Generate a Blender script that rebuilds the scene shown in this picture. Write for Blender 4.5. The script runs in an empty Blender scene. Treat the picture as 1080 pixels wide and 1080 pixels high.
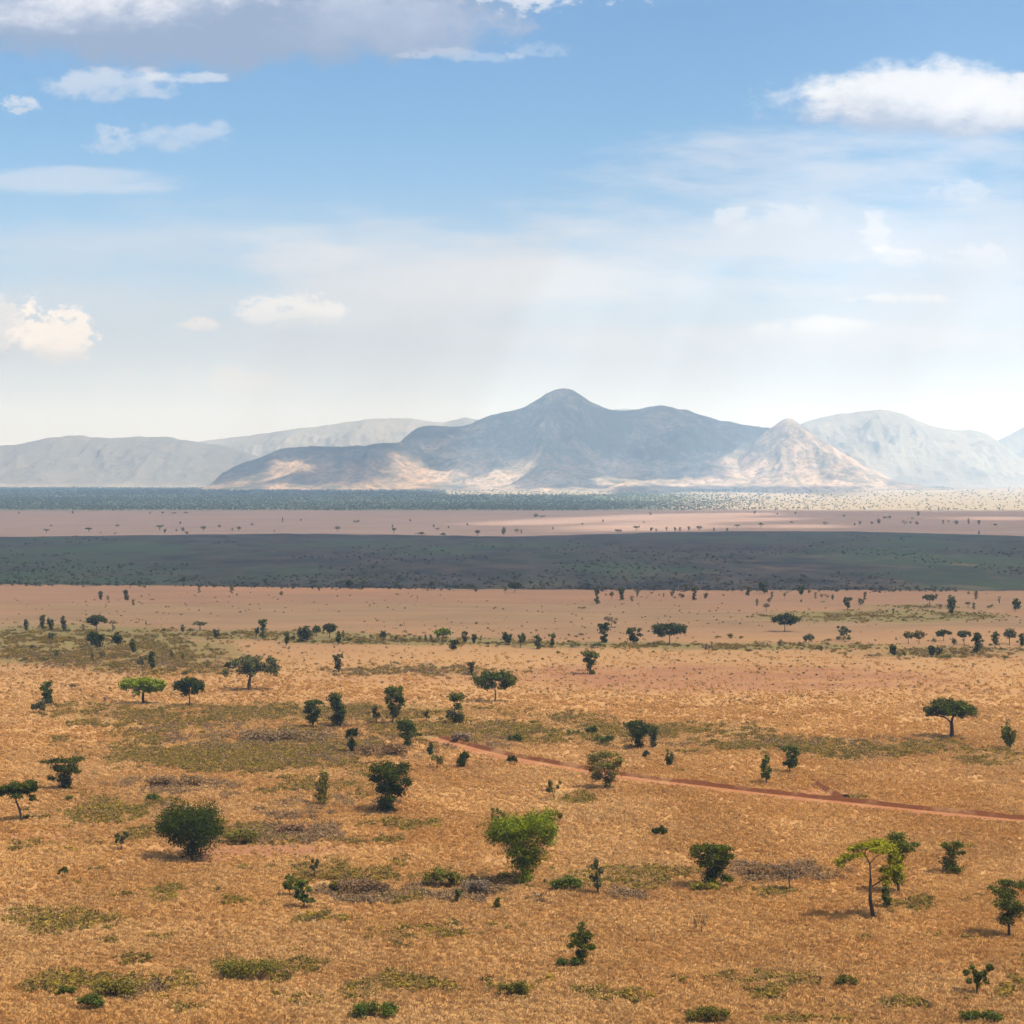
import bpy, math, random
import numpy as np

PI = math.pi
scene = bpy.context.scene
COL = scene.collection
F = 2000.0          # focal length in photo pixels (1080 wide)
H = 60.0            # camera height above the plain
HOR = 505.0         # photo row of the true horizon
PITCH = math.atan((540 - HOR) / F)
CP, SP = math.cos(PITCH), math.sin(PITCH)

# ------------------------------------------------------------------ helpers
def ray(px, py):
    a = (px - 540.0) / F; b = (540.0 - py) / F
    return a, CP + b * SP, -SP + b * CP

def ground(px, py):
    dx, dy, dz = ray(px, py)
    t = -H / dz
    return dx * t, dy * t, t            # x, y, metres per F pixels

def ground_np(px, py):
    a = (px - 540.0) / F; b = (540.0 - py) / F
    dy = CP + b * SP; dz = -SP + b * CP
    t = -H / dz
    return a * t, dy * t, t

def world_at(px, py, Y):                # point on the pixel's ray at depth Y
    dx, dy, dz = ray(px, py)
    t = Y / dy
    return dx * t, H + dz * t

def hash2(ix, iy, seed):
    n = (ix * 374761393 + iy * 668265263 + seed * 1442695041) & 0xFFFFFFFF
    n = ((n ^ (n >> 13)) * 1274126177) & 0xFFFFFFFF
    n = n ^ (n >> 16)
    return (n & 0xFFFF) / 65535.0

def vnoise(x, y, seed=0):
    x = np.asarray(x, float); y = np.asarray(y, float)
    xi = np.floor(x).astype(np.int64); yi = np.floor(y).astype(np.int64)
    fx = x - xi; fy = y - yi
    fx = fx * fx * (3 - 2 * fx); fy = fy * fy * (3 - 2 * fy)
    a = hash2(xi, yi, seed); b = hash2(xi + 1, yi, seed)
    c = hash2(xi, yi + 1, seed); d = hash2(xi + 1, yi + 1, seed)
    return (a * (1 - fx) + b * fx) * (1 - fy) + (c * (1 - fx) + d * fx) * fy

def fbm(x, y, oct=5, seed=0, gain=.5):
    v = 0; a = 1; s = 0
    for o in range(oct):
        v = v + a * vnoise(x * 2 ** o + 17.3 * o, y * 2 ** o - 9.1 * o, seed + o); s += a; a *= gain
    return v / s

def ridged(x, y, oct=4, seed=0):
    v = 0; a = 1; s = 0
    for o in range(oct):
        n = 1 - abs(2 * vnoise(x * 2 ** o + 5.7 * o, y * 2 ** o + 3.3 * o, seed + o) - 1)
        v = v + a * n * n; s += a; a *= .5
    return v / s

def sstep(a, b, x):
    t = np.clip((x - a) / (b - a), 0, 1)
    return t * t * (3 - 2 * t)

def new_mesh(name, verts, faces, mats=(), midx=None, smooth=False):
    me = bpy.data.meshes.new(name)
    verts = np.asarray(verts, dtype=np.float32)
    me.from_pydata(verts.tolist(), [], faces.tolist() if isinstance(faces, np.ndarray) else faces)
    for m in mats: me.materials.append(m)
    if midx is not None: me.polygons.foreach_set('material_index', np.asarray(midx, np.int32))
    if smooth: me.polygons.foreach_set('use_smooth', np.ones(len(me.polygons), bool))
    me.update()
    return me

def link(name, data, parent=None, loc=(0, 0, 0)):
    o = bpy.data.objects.new(name, data); COL.objects.link(o)
    o.location = loc
    if parent: o.parent = parent
    return o

def tag(o, label, cat, group=None, kind=None):
    o['label'] = label; o['category'] = cat
    if group: o['group'] = group
    if kind: o['kind'] = kind
    return o

class NT:
    """tiny node-tree builder"""
    def __init__(self, tree): self.t = tree; tree.nodes.clear()
    def n(self, typ, **kw):
        nd = self.t.nodes.new(typ)
        for k, v in kw.items():
            if k == 'i':
                for kk, vv in v.items(): self.set(nd.inputs[kk], vv)
            else: setattr(nd, k, v)
        return nd
    def set(self, sock, v):
        if hasattr(v, 'is_linked') or isinstance(v, bpy.types.NodeSocket): self.t.links.new(v, sock)
        else: sock.default_value = v
    def m(self, op, a, b=None, c=None, clamp=False):
        nd = self.t.nodes.new('ShaderNodeMath'); nd.operation = op; nd.use_clamp = clamp
        self.set(nd.inputs[0], a)
        if b is not None: self.set(nd.inputs[1], b)
        if c is not None: self.set(nd.inputs[2], c)
        return nd.outputs[0]
    def step(self, a, b, x):
        nd = self.t.nodes.new('ShaderNodeMapRange'); nd.interpolation_type = 'SMOOTHSTEP'
        self.set(nd.inputs['Value'], x); self.set(nd.inputs['From Min'], a); self.set(nd.inputs['From Max'], b)
        return nd.outputs['Result']
    def mix(self, f, a, b, blend='MIX'):
        nd = self.t.nodes.new('ShaderNodeMix'); nd.data_type = 'RGBA'; nd.blend_type = blend
        self.set(nd.inputs[0], f)
        for s, v in ((nd.inputs[6], a), (nd.inputs[7], b)):
            if isinstance(v, tuple): v = tuple(v) + ((1,) if len(v) == 3 else ())
            self.set(s, v)
        return nd.outputs[2]
    def noise(self, vec, scale, detail=4, rough=.55, dist=0):
        nd = self.n('ShaderNodeTexNoise', i={'Scale': scale, 'Detail': detail, 'Roughness': rough, 'Distortion': dist})
        if vec is not None: self.t.links.new(vec, nd.inputs['Vector'])
        return nd.outputs['Fac']
    def mapv(self, vec, scale=(1, 1, 1), loc=(0, 0, 0)):
        nd = self.n('ShaderNodeMapping', i={'Scale': scale, 'Location': loc})
        self.t.links.new(vec, nd.inputs['Vector'])
        return nd.outputs[0]

def mat(name):
    m = bpy.data.materials.new(name); m.use_nodes = True
    return m, NT(m.node_tree)

def surf(b, color, rough=.9, normal=None, spec=.15):
    p = b.n('ShaderNodeBsdfPrincipled', i={'Roughness': rough, 'Specular IOR Level': spec})
    b.set(p.inputs['Base Color'], color)
    if normal is not None: b.t.links.new(normal, p.inputs['Normal'])
    o = b.n('ShaderNodeOutputMaterial'); b.t.links.new(p.outputs[0], o.inputs['Surface'])
    return p, o

# ------------------------------------------------------------------ materials
def leaf_material(name, transl=.3):
    m, b = mat(name)
    oi = b.n('ShaderNodeObjectInfo'); geo = b.n('ShaderNodeNewGeometry')
    tc = b.n('ShaderNodeTexCoord')
    nz = b.noise(tc.outputs['Object'], .9, 3)
    k = b.m('ADD', b.m('MULTIPLY', geo.outputs['Random Per Island'], .75), b.m('MULTIPLY', nz, .9))
    val = b.m('ADD', b.m('MULTIPLY', k, 1.25), -.02)
    col = b.mix(1.0, oi.outputs['Color'], b.n('ShaderNodeCombineColor', i={0: val, 1: val, 2: val}).outputs[0], 'MULTIPLY')
    yel = b.mix(1.0, col, (1.5, 1.2, .7), 'MULTIPLY')
    col = b.mix(b.m('MULTIPLY', b.step(.55, .95, nz), .8), col, yel)
    p = b.n('ShaderNodeBsdfPrincipled', i={'Roughness': .8, 'Specular IOR Level': .03}); b.set(p.inputs['Base Color'], col)
    tr = b.n('ShaderNodeBsdfTranslucent'); b.set(tr.inputs['Color'], col)
    mx = b.n('ShaderNodeMixShader', i={0: transl})
    b.t.links.new(p.outputs[0], mx.inputs[1]); b.t.links.new(tr.outputs[0], mx.inputs[2])
    o = b.n('ShaderNodeOutputMaterial'); b.t.links.new(mx.outputs[0], o.inputs['Surface'])
    return m
M_LEAF = leaf_material('leaf_green')

def bark_material():
    m, b = mat('bark_brown')
    tc = b.n('ShaderNodeTexCoord')
    nz = b.noise(b.mapv(tc.outputs['Object'], (1, 1, .25)), 6, 4)
    col = b.mix(nz, (.030, .020, .013), (.095, .066, .045))
    bp = b.n('ShaderNodeBump', i={'Strength': .6, 'Distance': .05}); b.t.links.new(nz, bp.inputs['Height'])
    surf(b, col, .95, bp.outputs[0])
    return m
M_BARK = bark_material()

def inst_material(name, cols, transl=.25, spread=.5, tone=None):
    """plants scattered as ground cover: colour varies per plant and per blade"""
    m, b = mat(name)
    oi = b.n('ShaderNodeObjectInfo'); geo = b.n('ShaderNodeNewGeometry')
    rp = b.n('ShaderNodeValToRGB'); r = rp.color_ramp
    while len(r.elements) < len(cols): r.elements.new(.5)
    for i, c in enumerate(cols):
        r.elements[i].position = i / max(1, len(cols) - 1); r.elements[i].color = c + (1,)
    b.t.links.new(oi.outputs['Random'], rp.inputs[0])
    base = rp.outputs[0]
    if tone:
        t1 = b.noise(oi.outputs['Location'], .045, 4, .6); t2 = b.noise(b.mapv(oi.outputs['Location'], (1, .6, 1), (40, 9, 0)), .014, 4, .6)
        base = b.mix(1.0, base, b.mix(b.step(.36, .64, t1), tone[0], tone[1]), 'MULTIPLY')
        base = b.mix(1.0, base, b.mix(b.step(.38, .62, t2), (1, 1, 1), tone[2]), 'MULTIPLY')
    val = b.m('ADD', b.m('MULTIPLY', geo.outputs['Random Per Island'], spread), 1 - spread / 2)
    col = b.mix(1.0, base, b.n('ShaderNodeCombineColor', i={0: val, 1: val, 2: val}).outputs[0], 'MULTIPLY')
    p = b.n('ShaderNodeBsdfPrincipled', i={'Roughness': .85, 'Specular IOR Level': .1}); b.set(p.inputs['Base Color'], col)
    tr = b.n('ShaderNodeBsdfTranslucent'); b.set(tr.inputs['Color'], col)
    mx = b.n('ShaderNodeMixShader', i={0: transl})
    b.t.links.new(p.outputs[0], mx.inputs[1]); b.t.links.new(tr.outputs[0], mx.inputs[2])
    o = b.n('ShaderNodeOutputMaterial'); b.t.links.new(mx.outputs[0], o.inputs['Surface'])
    return m

# ------------------------------------------------------------------ zones of the plain (photo-row layout turned into ground positions)
# ellipses: (px, py, rx, ry, strength)
GREEN = [(300, 752, 190, 9, .9), (250, 790, 130, 22, .8), (150, 755, 90, 14, .6), (190, 802, 70, 9, .8), (300, 800, 90, 16, .7),
         (560, 774, 150, 10, .9), (720, 772, 80, 8, 1.), (860, 788, 170, 9, .8), (960, 795, 110, 7, .5), (450, 770, 60, 12, .7),
         (120, 855, 70, 14, .7), (220, 880, 80, 12, .5), (60, 675, 120, 14, 1.0), (140, 690, 100, 16, .9), (20, 690, 90, 10, .8), (250, 670, 160, 5, .7),
         (430, 676, 130, 4, .8), (620, 680, 140, 3.5, .6), (800, 682, 140, 4, .7), (930, 650, 120, 6, .8), (1000, 688, 110, 6, .5),
         (220, 940, 90, 14, .8), (60, 970, 60, 10, .6), (130, 1040, 90, 15, .6), (280, 1020, 60, 10, .6), (430, 925, 130, 18, .7),
         (640, 930, 90, 14, .6), (450, 1045, 120, 18, .6), (440, 870, 60, 6, .6), (1000, 895, 40, 5, .3), (1040, 1045, 60, 14, .5),
         (950, 993, 60, 6, .6), (300, 1030, 40, 8, .5), (480, 990, 100, 12, .4), (700, 918, 50, 8, .5), (340, 830, 60, 12, .5),
         (800, 1035, 80, 8, .35), (1030, 805, 60, 5, .5), (180, 707, 80, 6, .5), (440, 707, 110, 6, .4), (960, 640, 60, 3, .5)]
_r = random.Random(8)
for _ in range(45):
    _y = 740 + 350 * _r.random(); _x = _r.uniform(-60, 1140)
    if _r.random() < .45: _x = _r.uniform(-40, 560)
    GREEN.append((_x, _y, _r.uniform(10, 46) * (.5 + (_y - 500) / 600), _r.uniform(2.5, 8), _r.uniform(.25, .65)))
GREEN = [(a, b_, c, d, e * (.55 if b_ > 890 else 1.45)) for a, b_, c, d, e in GREEN]
RED = [(760, 716, 260, 16, .75), (480, 716, 180, 8, .45), (330, 690, 160, 8, .4), (270, 898, 110, 7, .9), (30, 885, 40, 6, .7),
       (210, 907, 30, 5, .9), (870, 838, 40, 8, .7), (560, 800, 70, 8, .55), (420, 800, 60, 14, .4), (330, 812, 60, 10, .5),
       (900, 720, 200, 20, .5), (650, 742, 150, 8, .35), (1000, 730, 120, 12, .4), (90, 760, 60, 10, .35), (580, 840, 140, 14, .25),
       (520, 905, 60, 8, .4), (250, 630, 300, 6, .3), (800, 630, 300, 7, .35), (380, 770, 50, 6, .3), (780, 900, 90, 10, .3)]
def zone(lst, px, py):
    v = np.zeros_like(px)
    for cx, cy, rx, ry, s in lst:
        d = ((px - cx) / rx) ** 2 + ((py - cy) / ry) ** 2
        v = np.maximum(v, s * np.clip(1.25 - d * .62, 0, 1))
    return v

# ------------------------------------------------------------------ ground sheet
rows_py = np.concatenate([np.arange(1260, 1120, -12), np.arange(1120, 560, -2.5), np.arange(560, 508, -.8)])
Yrow = np.array([ground(540, p)[1] for p in rows_py])
Yrow = np.concatenate([[-1500, -600, -200, 0, 80], Yrow, [52000]])
us = np.linspace(-.62, .62, 360)
us = np.concatenate([[-3, -2, -1.2, -.85], us, [.85, 1.2, 2, 3]])
YY, UU = np.meshgrid(Yrow, us, indexing='ij')
XX = UU * np.sqrt(np.maximum(YY, 0) ** 2 + 260 ** 2)
gv = np.stack([XX, YY, np.zeros_like(XX)], -1).reshape(-1, 3)
nr, nc = XX.shape
ii = (np.arange(nr - 1)[:, None] * nc + np.arange(nc - 1)[None, :]).reshape(-1)
gf = np.stack([ii, ii + 1, ii + nc + 1, ii + nc], -1)
ysafe = np.maximum(YY, 60)
GPX = 540 + F * XX / ysafe
GPY = HOR + F * H / ysafe
zg = zone(GREEN, GPX, GPY); zr = zone(RED, GPX, GPY)

def wood_density(px, py):
    wd = np.interp(px, [-400, 200, 500, 640, 720, 800, 900, 1000, 1500], [1, 1, 1, .85, .5, .2, .07, .06, .05])
    wd = wd * np.where((px > 470) & (px < 650) & (py < 522) & (py > 517), .25, 1)
    wd = np.where((px > 650) & (px < 1000) & (py > 510.5) & (py < 519 - (px - 650) * .012), np.maximum(wd, .95), wd)
    return wd

def ground_material():
    m, b = mat('dry_savanna')
    geo = b.n('ShaderNodeNewGeometry'); pos = geo.outputs['Position']
    at = b.n('ShaderNodeAttribute', attribute_name='zone')
    sep = b.n('ShaderNodeSeparateColor'); b.t.links.new(at.outputs['Color'], sep.inputs[0])
    sp = b.n('ShaderNodeSeparateXYZ'); b.t.links.new(pos, sp.inputs[0])
    y = sp.outputs['Y']
    big = b.noise(b.mapv(pos, (.4, .55, 1)), .012, 6, .65)
    med = b.noise(b.mapv(pos, (.5, .8, 1)), .09, 5, .65)
    fine = b.noise(pos, 1.1, 4, .7)
    tuft = b.noise(b.mapv(pos, (1, .6, 1)), .45, 3, .7)
    gold = b.mix(fine, (.225, .121, .044), (.325, .182, .070))
    pale = b.mix(fine, (.245, .136, .052), (.335, .194, .080))
    col = b.mix(b.step(.35, .68, med), gold, pale)
    # tone changes with the kind of ground further out on the plain
    strk = b.m('ADD', b.m('MULTIPLY', b.m('SUBTRACT', b.noise(b.mapv(pos, (.018, .055, 1)), 1.0, 6, .72), .5), 1.9), .5, clamp=True)
    pink = b.mix(b.m('ADD', b.m('MULTIPLY', tuft, .5), b.m('MULTIPLY', strk, .5)), (.105, .057, .032), (.205, .118, .069))
    edge = b.m('ADD', y, b.m('MULTIPLY', b.m('SUBTRACT', big, .5), 420))
    col = b.mix(b.step(470, 900, edge), col, pink)
    yell = b.mix(strk, (.105, .066, .032), (.205, .134, .070))
    ybelt = b.m('MULTIPLY', b.step(720, 800, edge), b.m('SUBTRACT', 1, b.step(860, 960, edge)))
    col = b.mix(b.m('MULTIPLY', ybelt, .75), col, yell)
    # grass streaks and darker thin patches
    col = b.mix(b.m('MULTIPLY', b.step(.50, .74, big), .40), col, (.270, .125, .055))
    col = b.mix(b.m('MULTIPLY', b.step(.62, .80, tuft), .25), col, (.190, .095, .040))
    # bare red soil
    rm = b.m('ADD', sep.outputs[1], b.m('MULTIPLY', b.m('SUBTRACT', med, .5), 1.3))
    col = b.mix(b.m('MULTIPLY', b.step(.25, .95, rm), .85), col, b.mix(fine, (.150, .062, .032), (.200, .088, .047)))
    # weedy green cover
    gm = b.m('ADD', sep.outputs[0], b.m('MULTIPLY', b.m('SUBTRACT', med, .5), 1.6))
    gm2 = b.m('ADD', gm, b.m('MULTIPLY', b.m('SUBTRACT', tuft, .5), .9))
    gcol = b.mix(b.step(.35, .65, b.noise(pos, .16, 4)), (.120, .085, .036), (.115, .108, .028))
    col = b.mix(b.m('MULTIPLY', b.step(.30, .90, gm2), b.m('ADD', .58, b.m('MULTIPLY', b.step(560, 700, y), .22))), col, gcol)
    # the open pink plain beyond the burnt strip, then the wooded flats below the mountains
    pks = b.m('ADD', b.m('MULTIPLY', b.m('SUBTRACT', b.noise(b.mapv(pos, (.004, .011, 1), (5, 3, 0)), 1.0, 7, .72), .5), 1.8), .5, clamp=True)
    pk = b.mix(pks, (.115, .080, .064), (.200, .138, .106))
    col = b.mix(b.step(1500, 1900, y), col, pk)
    wn = b.noise(b.mapv(pos, (1, .6, 1)), .0016, 5, .6)
    wl = b.mix(b.step(.25, .75, b.m('ADD', sep.outputs[2], b.m('MULTIPLY', b.m('SUBTRACT', wn, .5), 1.5))), b.mix(wn, (.205, .162, .122), (.160, .146, .100)), (.070, .085, .045))
    fe = b.m('ADD', y, b.m('MULTIPLY', b.m('SUBTRACT', wn, .5), 700))
    col = b.mix(b.step(3450, 3800, fe), col, wl)
    h = b.m('ADD', b.m('MULTIPLY', fine, .35), b.m('MULTIPLY', tuft, .65))
    bp = b.n('ShaderNodeBump', i={'Strength': .55, 'Distance': .5}); b.t.links.new(h, bp.inputs['Height'])
    surf(b, col, .95, bp.outputs[0], .05)
    return m
me = new_mesh('ground', gv, gf, [ground_material()])
ca = me.color_attributes.new('zone', 'FLOAT_COLOR', 'POINT')
cd = np.zeros((len(gv), 4), np.float32); cd[:, 0] = zg.reshape(-1); cd[:, 1] = zr.reshape(-1); cd[:, 2] = wood_density(GPX, GPY).reshape(-1); cd[:, 3] = 1
ca.data.foreach_set('color', cd.reshape(-1))
tag(link('ground', me), 'wide flat savanna plain of dry golden grass with reddish bare soil', 'ground', kind='structure')

# ------------------------------------------------------------------ burnt strip across the plain
bx = np.linspace(-700, 1780, 420)
top_y = np.interp(bx, [-700, 0, 150, 300, 430, 540, 600, 700, 800, 900, 1000, 1080, 1780],
                  [567, 566.5, 564.5, 562.8, 564.3, 566, 564.3, 561.5, 560.2, 560.5, 563, 565.3, 567])
bot_y = np.interp(bx, [-700, 0, 180, 400, 560, 1080, 1780], [616, 616.5, 617.6, 620.5, 621.8, 623.2, 624])
top_y = top_y + .9 * (fbm(bx * .05, bx * 0, 4, 3) - .5); bot_y = bot_y + 2.0 * (fbm(bx * .06, bx * 0, 5, 5, .7) - .5)
tt = np.linspace(0, 1, 40)
PYs = bot_y[None, :] + (top_y - bot_y)[None, :] * tt[:, None]
PXs = np.repeat(bx[None, :], 40, 0)
bX, bY, _ = ground_np(PXs, PYs)
bv = np.stack([bX, bY, np.full_like(bX, .06)], -1).reshape(-1, 3)
ncb = len(bx)
ii = (np.arange(39)[:, None] * ncb + np.arange(ncb - 1)[None, :]).reshape(-1)
bf = np.stack([ii, ii + 1, ii + ncb + 1, ii + ncb], -1)
def burnt_material():
    m, b = mat('burnt_grass')
    geo = b.n('ShaderNodeNewGeometry'); pos = geo.outputs['Position']
    big = b.noise(b.mapv(pos, (1, .5, 1)), .0045, 5, .6)
    med = b.noise(b.mapv(pos, (1, .4, 1)), .03, 5, .7)
    fine = b.noise(b.mapv(pos, (1, .35, 1)), .16, 4, .7)
    col = b.mix(b.step(.35, .65, med), (.008, .009, .010), (.030, .026, .023))
    col = b.mix(b.m('MULTIPLY', b.step(.46, .62, big), .85), col, b.mix(med, (.014, .026, .013), (.026, .040, .020)))
    col = b.mix(b.m('MULTIPLY', b.step(.60, .76, fine), .45), col, (.105, .080, .056))
    sx = b.n('ShaderNodeSeparateXYZ'); b.t.links.new(pos, sx.inputs[0])
    br = b.m('MULTIPLY', b.step(-150, 350, sx.outputs['X']), b.m('SUBTRACT', 1, b.step(1250, 1700, sx.outputs['Y'])))
    bn = b.noise(b.mapv(pos, (1, .45, 1), (3, 8, 0)), .016, 6, .72)
    col = b.mix(b.m('MULTIPLY', b.m('ADD', b.m('MULTIPLY', br, .7), .12), b.step(.50, .66, bn)), col, (.085, .056, .036))
    surf(b, col, .95, None, .05)
    return m
tag(link('burnt_grassland', new_mesh('burnt_grassland', bv, bf, [burnt_material()])),
    'long dark strip of burnt and green grassland crossing the plain below the mountains', 'burnt ground', kind='structure')

# ------------------------------------------------------------------ dirt track
def ribbon(name, pts, half, label, branch=False):
    P = np.array([ground(x, y)[:2] for x, y in pts])
    # resample smoothly
    d = np.concatenate([[0], np.cumsum(np.hypot(*np.diff(P, axis=0).T))])
    s = np.arange(0, d[-1], 1.2)
    cx = np.interp(s, d, P[:, 0]); cy = np.interp(s, d, P[:, 1])
    k = np.ones(15) / 15
    cx = np.convolve(np.pad(cx, 7, mode='edge'), k, 'valid'); cy = np.convolve(np.pad(cy, 7, mode='edge'), k, 'valid')
    tx = np.gradient(cx); ty = np.gradient(cy); L = np.hypot(tx, ty); nx, ny = -ty / L, tx / L
    if np.mean(ny) < 0: nx, ny = -nx, -ny
    off = np.array([-1.25, -1.0, -.8, -.5, -.2, 0, .25, .5, .72, .95, 1.15, 1.4]) * half
    zz = np.array([.02, .10, .05, .03, .08, .12, .08, .03, .10, .75, .60, .02])
    w = 1 + .25 * (fbm(s * .08, s * 0, 3, 7) - .5)
    V = []
    for j, (o, z) in enumerate(zip(off, zz)):
        jit = .5 * (fbm(s * .25, s * 0 + j * 3.1, 3, 11) - .5) * (1.6 if j in (0, 11) else .6)
        zj = z * (.6 + .9 * fbm(s * .3, s * 0 + j, 3, 13)) + .02
        V.append(np.stack([cx + nx * (o * w + jit), cy + ny * (o * w + jit), zj], -1))
    V = np.stack(V, 1)
    n, c = V.shape[:2]
    ii = (np.arange(n - 1)[:, None] * c + np.arange(c - 1)[None, :]).reshape(-1)
    f = np.stack([ii, ii + c, ii + c + 1, ii + 1], -1)
    me = new_mesh(name, V.reshape(-1, 3), f, [M_TRACK], smooth=True)
    a = me.attributes.new('across', 'FLOAT', 'POINT')
    a.data.foreach_set('value', np.tile(off / half, n).astype(np.float32))
    return tag(link(name, me), label, 'track', kind='structure')
def track_material():
    m, b = mat('red_track_soil')
    geo = b.n('ShaderNodeNewGeometry'); pos = geo.outputs['Position']
    a = b.n('ShaderNodeAttribute', attribute_name='across').outputs['Fac']
    nz = b.noise(pos, .8, 5, .7); nb = b.noise(pos, .12, 4, .6)
    aa = b.m('ADD', a, b.m('MULTIPLY', b.m('SUBTRACT', nz, .5), .5))
    soil = b.mix(nz, (.180, .070, .029), (.265, .115, .050))
    bank = b.mix(nz, (.070, .022, .008), (.115, .040, .015))
    col = b.mix(b.step(.60, .74, aa), soil, bank)
    rut = b.m('MULTIPLY', b.step(-.75, -.55, aa), b.m('SUBTRACT', 1, b.step(-.4, -.2, aa)))
    col = b.mix(b.m('MULTIPLY', rut, .55), col, (.200, .085, .046))
    col = b.mix(b.m('MULTIPLY', b.step(.5, .62, nb), .45), col, (.290, .165, .075))
    surf(b, col, .95, None, .05)
    return m
M_TRACK = track_material()
ribbon('dirt_track', [(452, 778), (476, 784), (500, 791), (540, 800.5), (600, 811), (660, 821), (740, 830.5), (800, 838), (880, 846.5), (960, 855.5), (1080, 867), (1200, 878), (1330, 889)], 2.1,
       'reddish dirt track with dark earth bank running to the right edge')
ribbon('track_spur', [(846, 827), (852, 831), (862, 836), (874, 842), (884, 846)], 2.6, 'short curved dark red spur joining the dirt track from above')

# ------------------------------------------------------------------ mountains
def rock_material(name, dark, pale, amount, scale=.012, low=.07):
    m, b = mat(name)
    geo = b.n('ShaderNodeNewGeometry'); pos = geo.outputs['Position']
    big = b.noise(pos, scale * .22, 5, .6)
    med = b.noise(pos, scale, 6, .7)
    sp = b.n('ShaderNodeSeparateXYZ'); b.t.links.new(geo.outputs['Normal'], sp.inputs[0])
    k = b.m('ADD', b.m('MULTIPLY', big, .6), b.m('MULTIPLY', med, .7))
    sz = b.n('ShaderNodeSeparateXYZ'); b.t.links.new(pos, sz.inputs[0])
    k = b.m('ADD', b.m('ADD', k, amount), b.m('MULTIPLY', b.m('SUBTRACT', 1, b.step(20, 320, sz.outputs['Z'])), low))
    col = b.mix(b.step(.50, .86, k), dark, pale)
    dots = b.noise(pos, scale * 3.2, 3, .6)
    col = b.mix(b.m('MULTIPLY', b.step(.50, .62, dots), .7), col, dark)
    bp = b.n('ShaderNodeBump', i={'Strength': 1.0, 'Distance': 30}); b.t.links.new(med, bp.inputs['Height'])
    surf(b, col, .95, bp.outputs[0], .03)
    return m
HF = []      # height fields kept for ray marching the cloud gaps
def mountain(name, crest, D, Wf, Wb, matl, label, seed, amp=.5, sharp=1.25, spur=420, cat='mountain'):
    crest = np.array(crest, float)
    X0, X1 = [world_at(x, HOR, D)[0] for x in (crest[0, 0], crest[-1, 0])]
    nx = int(min(420, (X1 - X0) / 12)); ns_f, ns_b = 110, 24
    X = np.linspace(X0, X1, nx)
    cpx = np.array([world_at(x, y, D)[0] for x, y in crest]); cz = np.array([world_at(x, y, D)[1] for x, y in crest])
    zc = np.interp(X, cpx, cz)
    k = np.array([1, 2, 3, 2, 1]) / 9.; zc = np.convolve(np.pad(zc, 2, mode='edge'), k, 'valid')
    zc = np.maximum(zc, 0)
    zc = zc + (fbm(X / 60, X * 0, 4, seed) - .5) * 14 * np.clip(zc / 150, 0, 1)
    s = np.concatenate([np.linspace(-1, 0, ns_b, endpoint=False), np.linspace(0, 1, ns_f)])
    S, XX = np.meshgrid(s, X, indexing='ij'); ZC = np.repeat(zc[None, :], len(s), 0)
    wig = (fbm(XX / 900, S * 0, 3, seed + 3) - .5) * .25 * Wf
    Y = np.where(S < 0, D + wig - S * Wb, D + wig - S * Wf)
    fade = np.clip(1 - abs(S), 0, 1)
    prof = fade ** sharp
    rid = ridged(XX / spur + .35 * (fbm(XX / 300, Y / 300, 3, seed + 9) - .5), Y / (spur * 2.6), 4, seed + 21) - .42
    det = fbm(XX / 110, Y / 110, 5, seed + 31) - .5
    env = np.clip(abs(S) * 3.2, 0, 1) * fade ** .7
    gul = ridged(XX / 150 + .5 * (fbm(XX / 200, Y / 200, 3, seed + 5) - .5), Y / 700, 3, seed + 41) - .45
    Z = ZC * (prof + amp * env * rid + .13 * env * gul + .20 * env * det)
    Z = np.minimum(Z, ZC * (1 - .22 * np.clip(abs(S), 0, 1)) + 0)
    Z = Z * np.clip((1 - abs(S)) * 12, 0, 1) - 3 * (abs(S) > .98)
    Z[:, 0] = Z[:, -1] = -3
    V = np.stack([XX, Y, Z], -1).reshape(-1, 3)
    c = nx
    ii = (np.arange(len(s) - 1)[:, None] * c + np.arange(c - 1)[None, :]).reshape(-1)
    f = np.stack([ii, ii + 1, ii + c + 1, ii + c], -1)[:, ::-1]
    HF.append((XX, Y, Z))
    return tag(link(name, new_mesh(name, V, f, [matl], smooth=True)), label, cat, kind='structure')

DK, PL = (.046, .050, .034), (.32, .248, .190)
M_MTN = rock_material('scrub_slope', DK, PL, -.08, low=.13)
M_PALE = rock_material('pale_rock_slope', (.050, .050, .036), (.31, .24, .182), .0, low=.05)
M_LEFT = rock_material('left_slope', (.048, .050, .034), (.30, .215, .145), -.07)
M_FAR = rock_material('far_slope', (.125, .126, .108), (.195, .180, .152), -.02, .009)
mountain('main_mountain', [(395, 516), (405, 494), (415, 474), (428, 460), (440, 451), (455, 448.5), (472, 450), (487, 450), (497, 447), (510, 441.5), (522, 438), (538, 434.5), (550, 431),
    (560, 427), (568, 421.5), (575, 416.5), (582, 412.5), (592, 410.5), (602, 412), (610, 416), (618, 422), (628, 427), (640, 431.5), (655, 433.5), (668, 432.5), (682, 429.5), (695, 427.8), (704, 428.8), (714, 431),
    (724, 432.5), (735, 437), (748, 441), (760, 444), (775, 446.5), (790, 449), (805, 451), (818, 453), (850, 466), (880, 484), (905, 502), (920, 516)],
    11600, 1500, 1600, M_MTN, 'tallest blue-grey mountain with a rounded central peak and long ridges', 5, amp=.55)
mountain('left_ridge', [(225, 516), (236, 500), (245, 492), (262, 486), (280, 480), (294, 474), (310, 472), (330, 470.5), (350, 471.5), (370, 471), (390, 469.5), (405, 467), (425, 466), (450, 478), (480, 494), (510, 508), (525, 516)],
    10900, 900, 1000, M_LEFT, 'lower dark ridge with pale sunlit slopes left of the main mountain', 12, amp=.6, spur=300)
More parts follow.
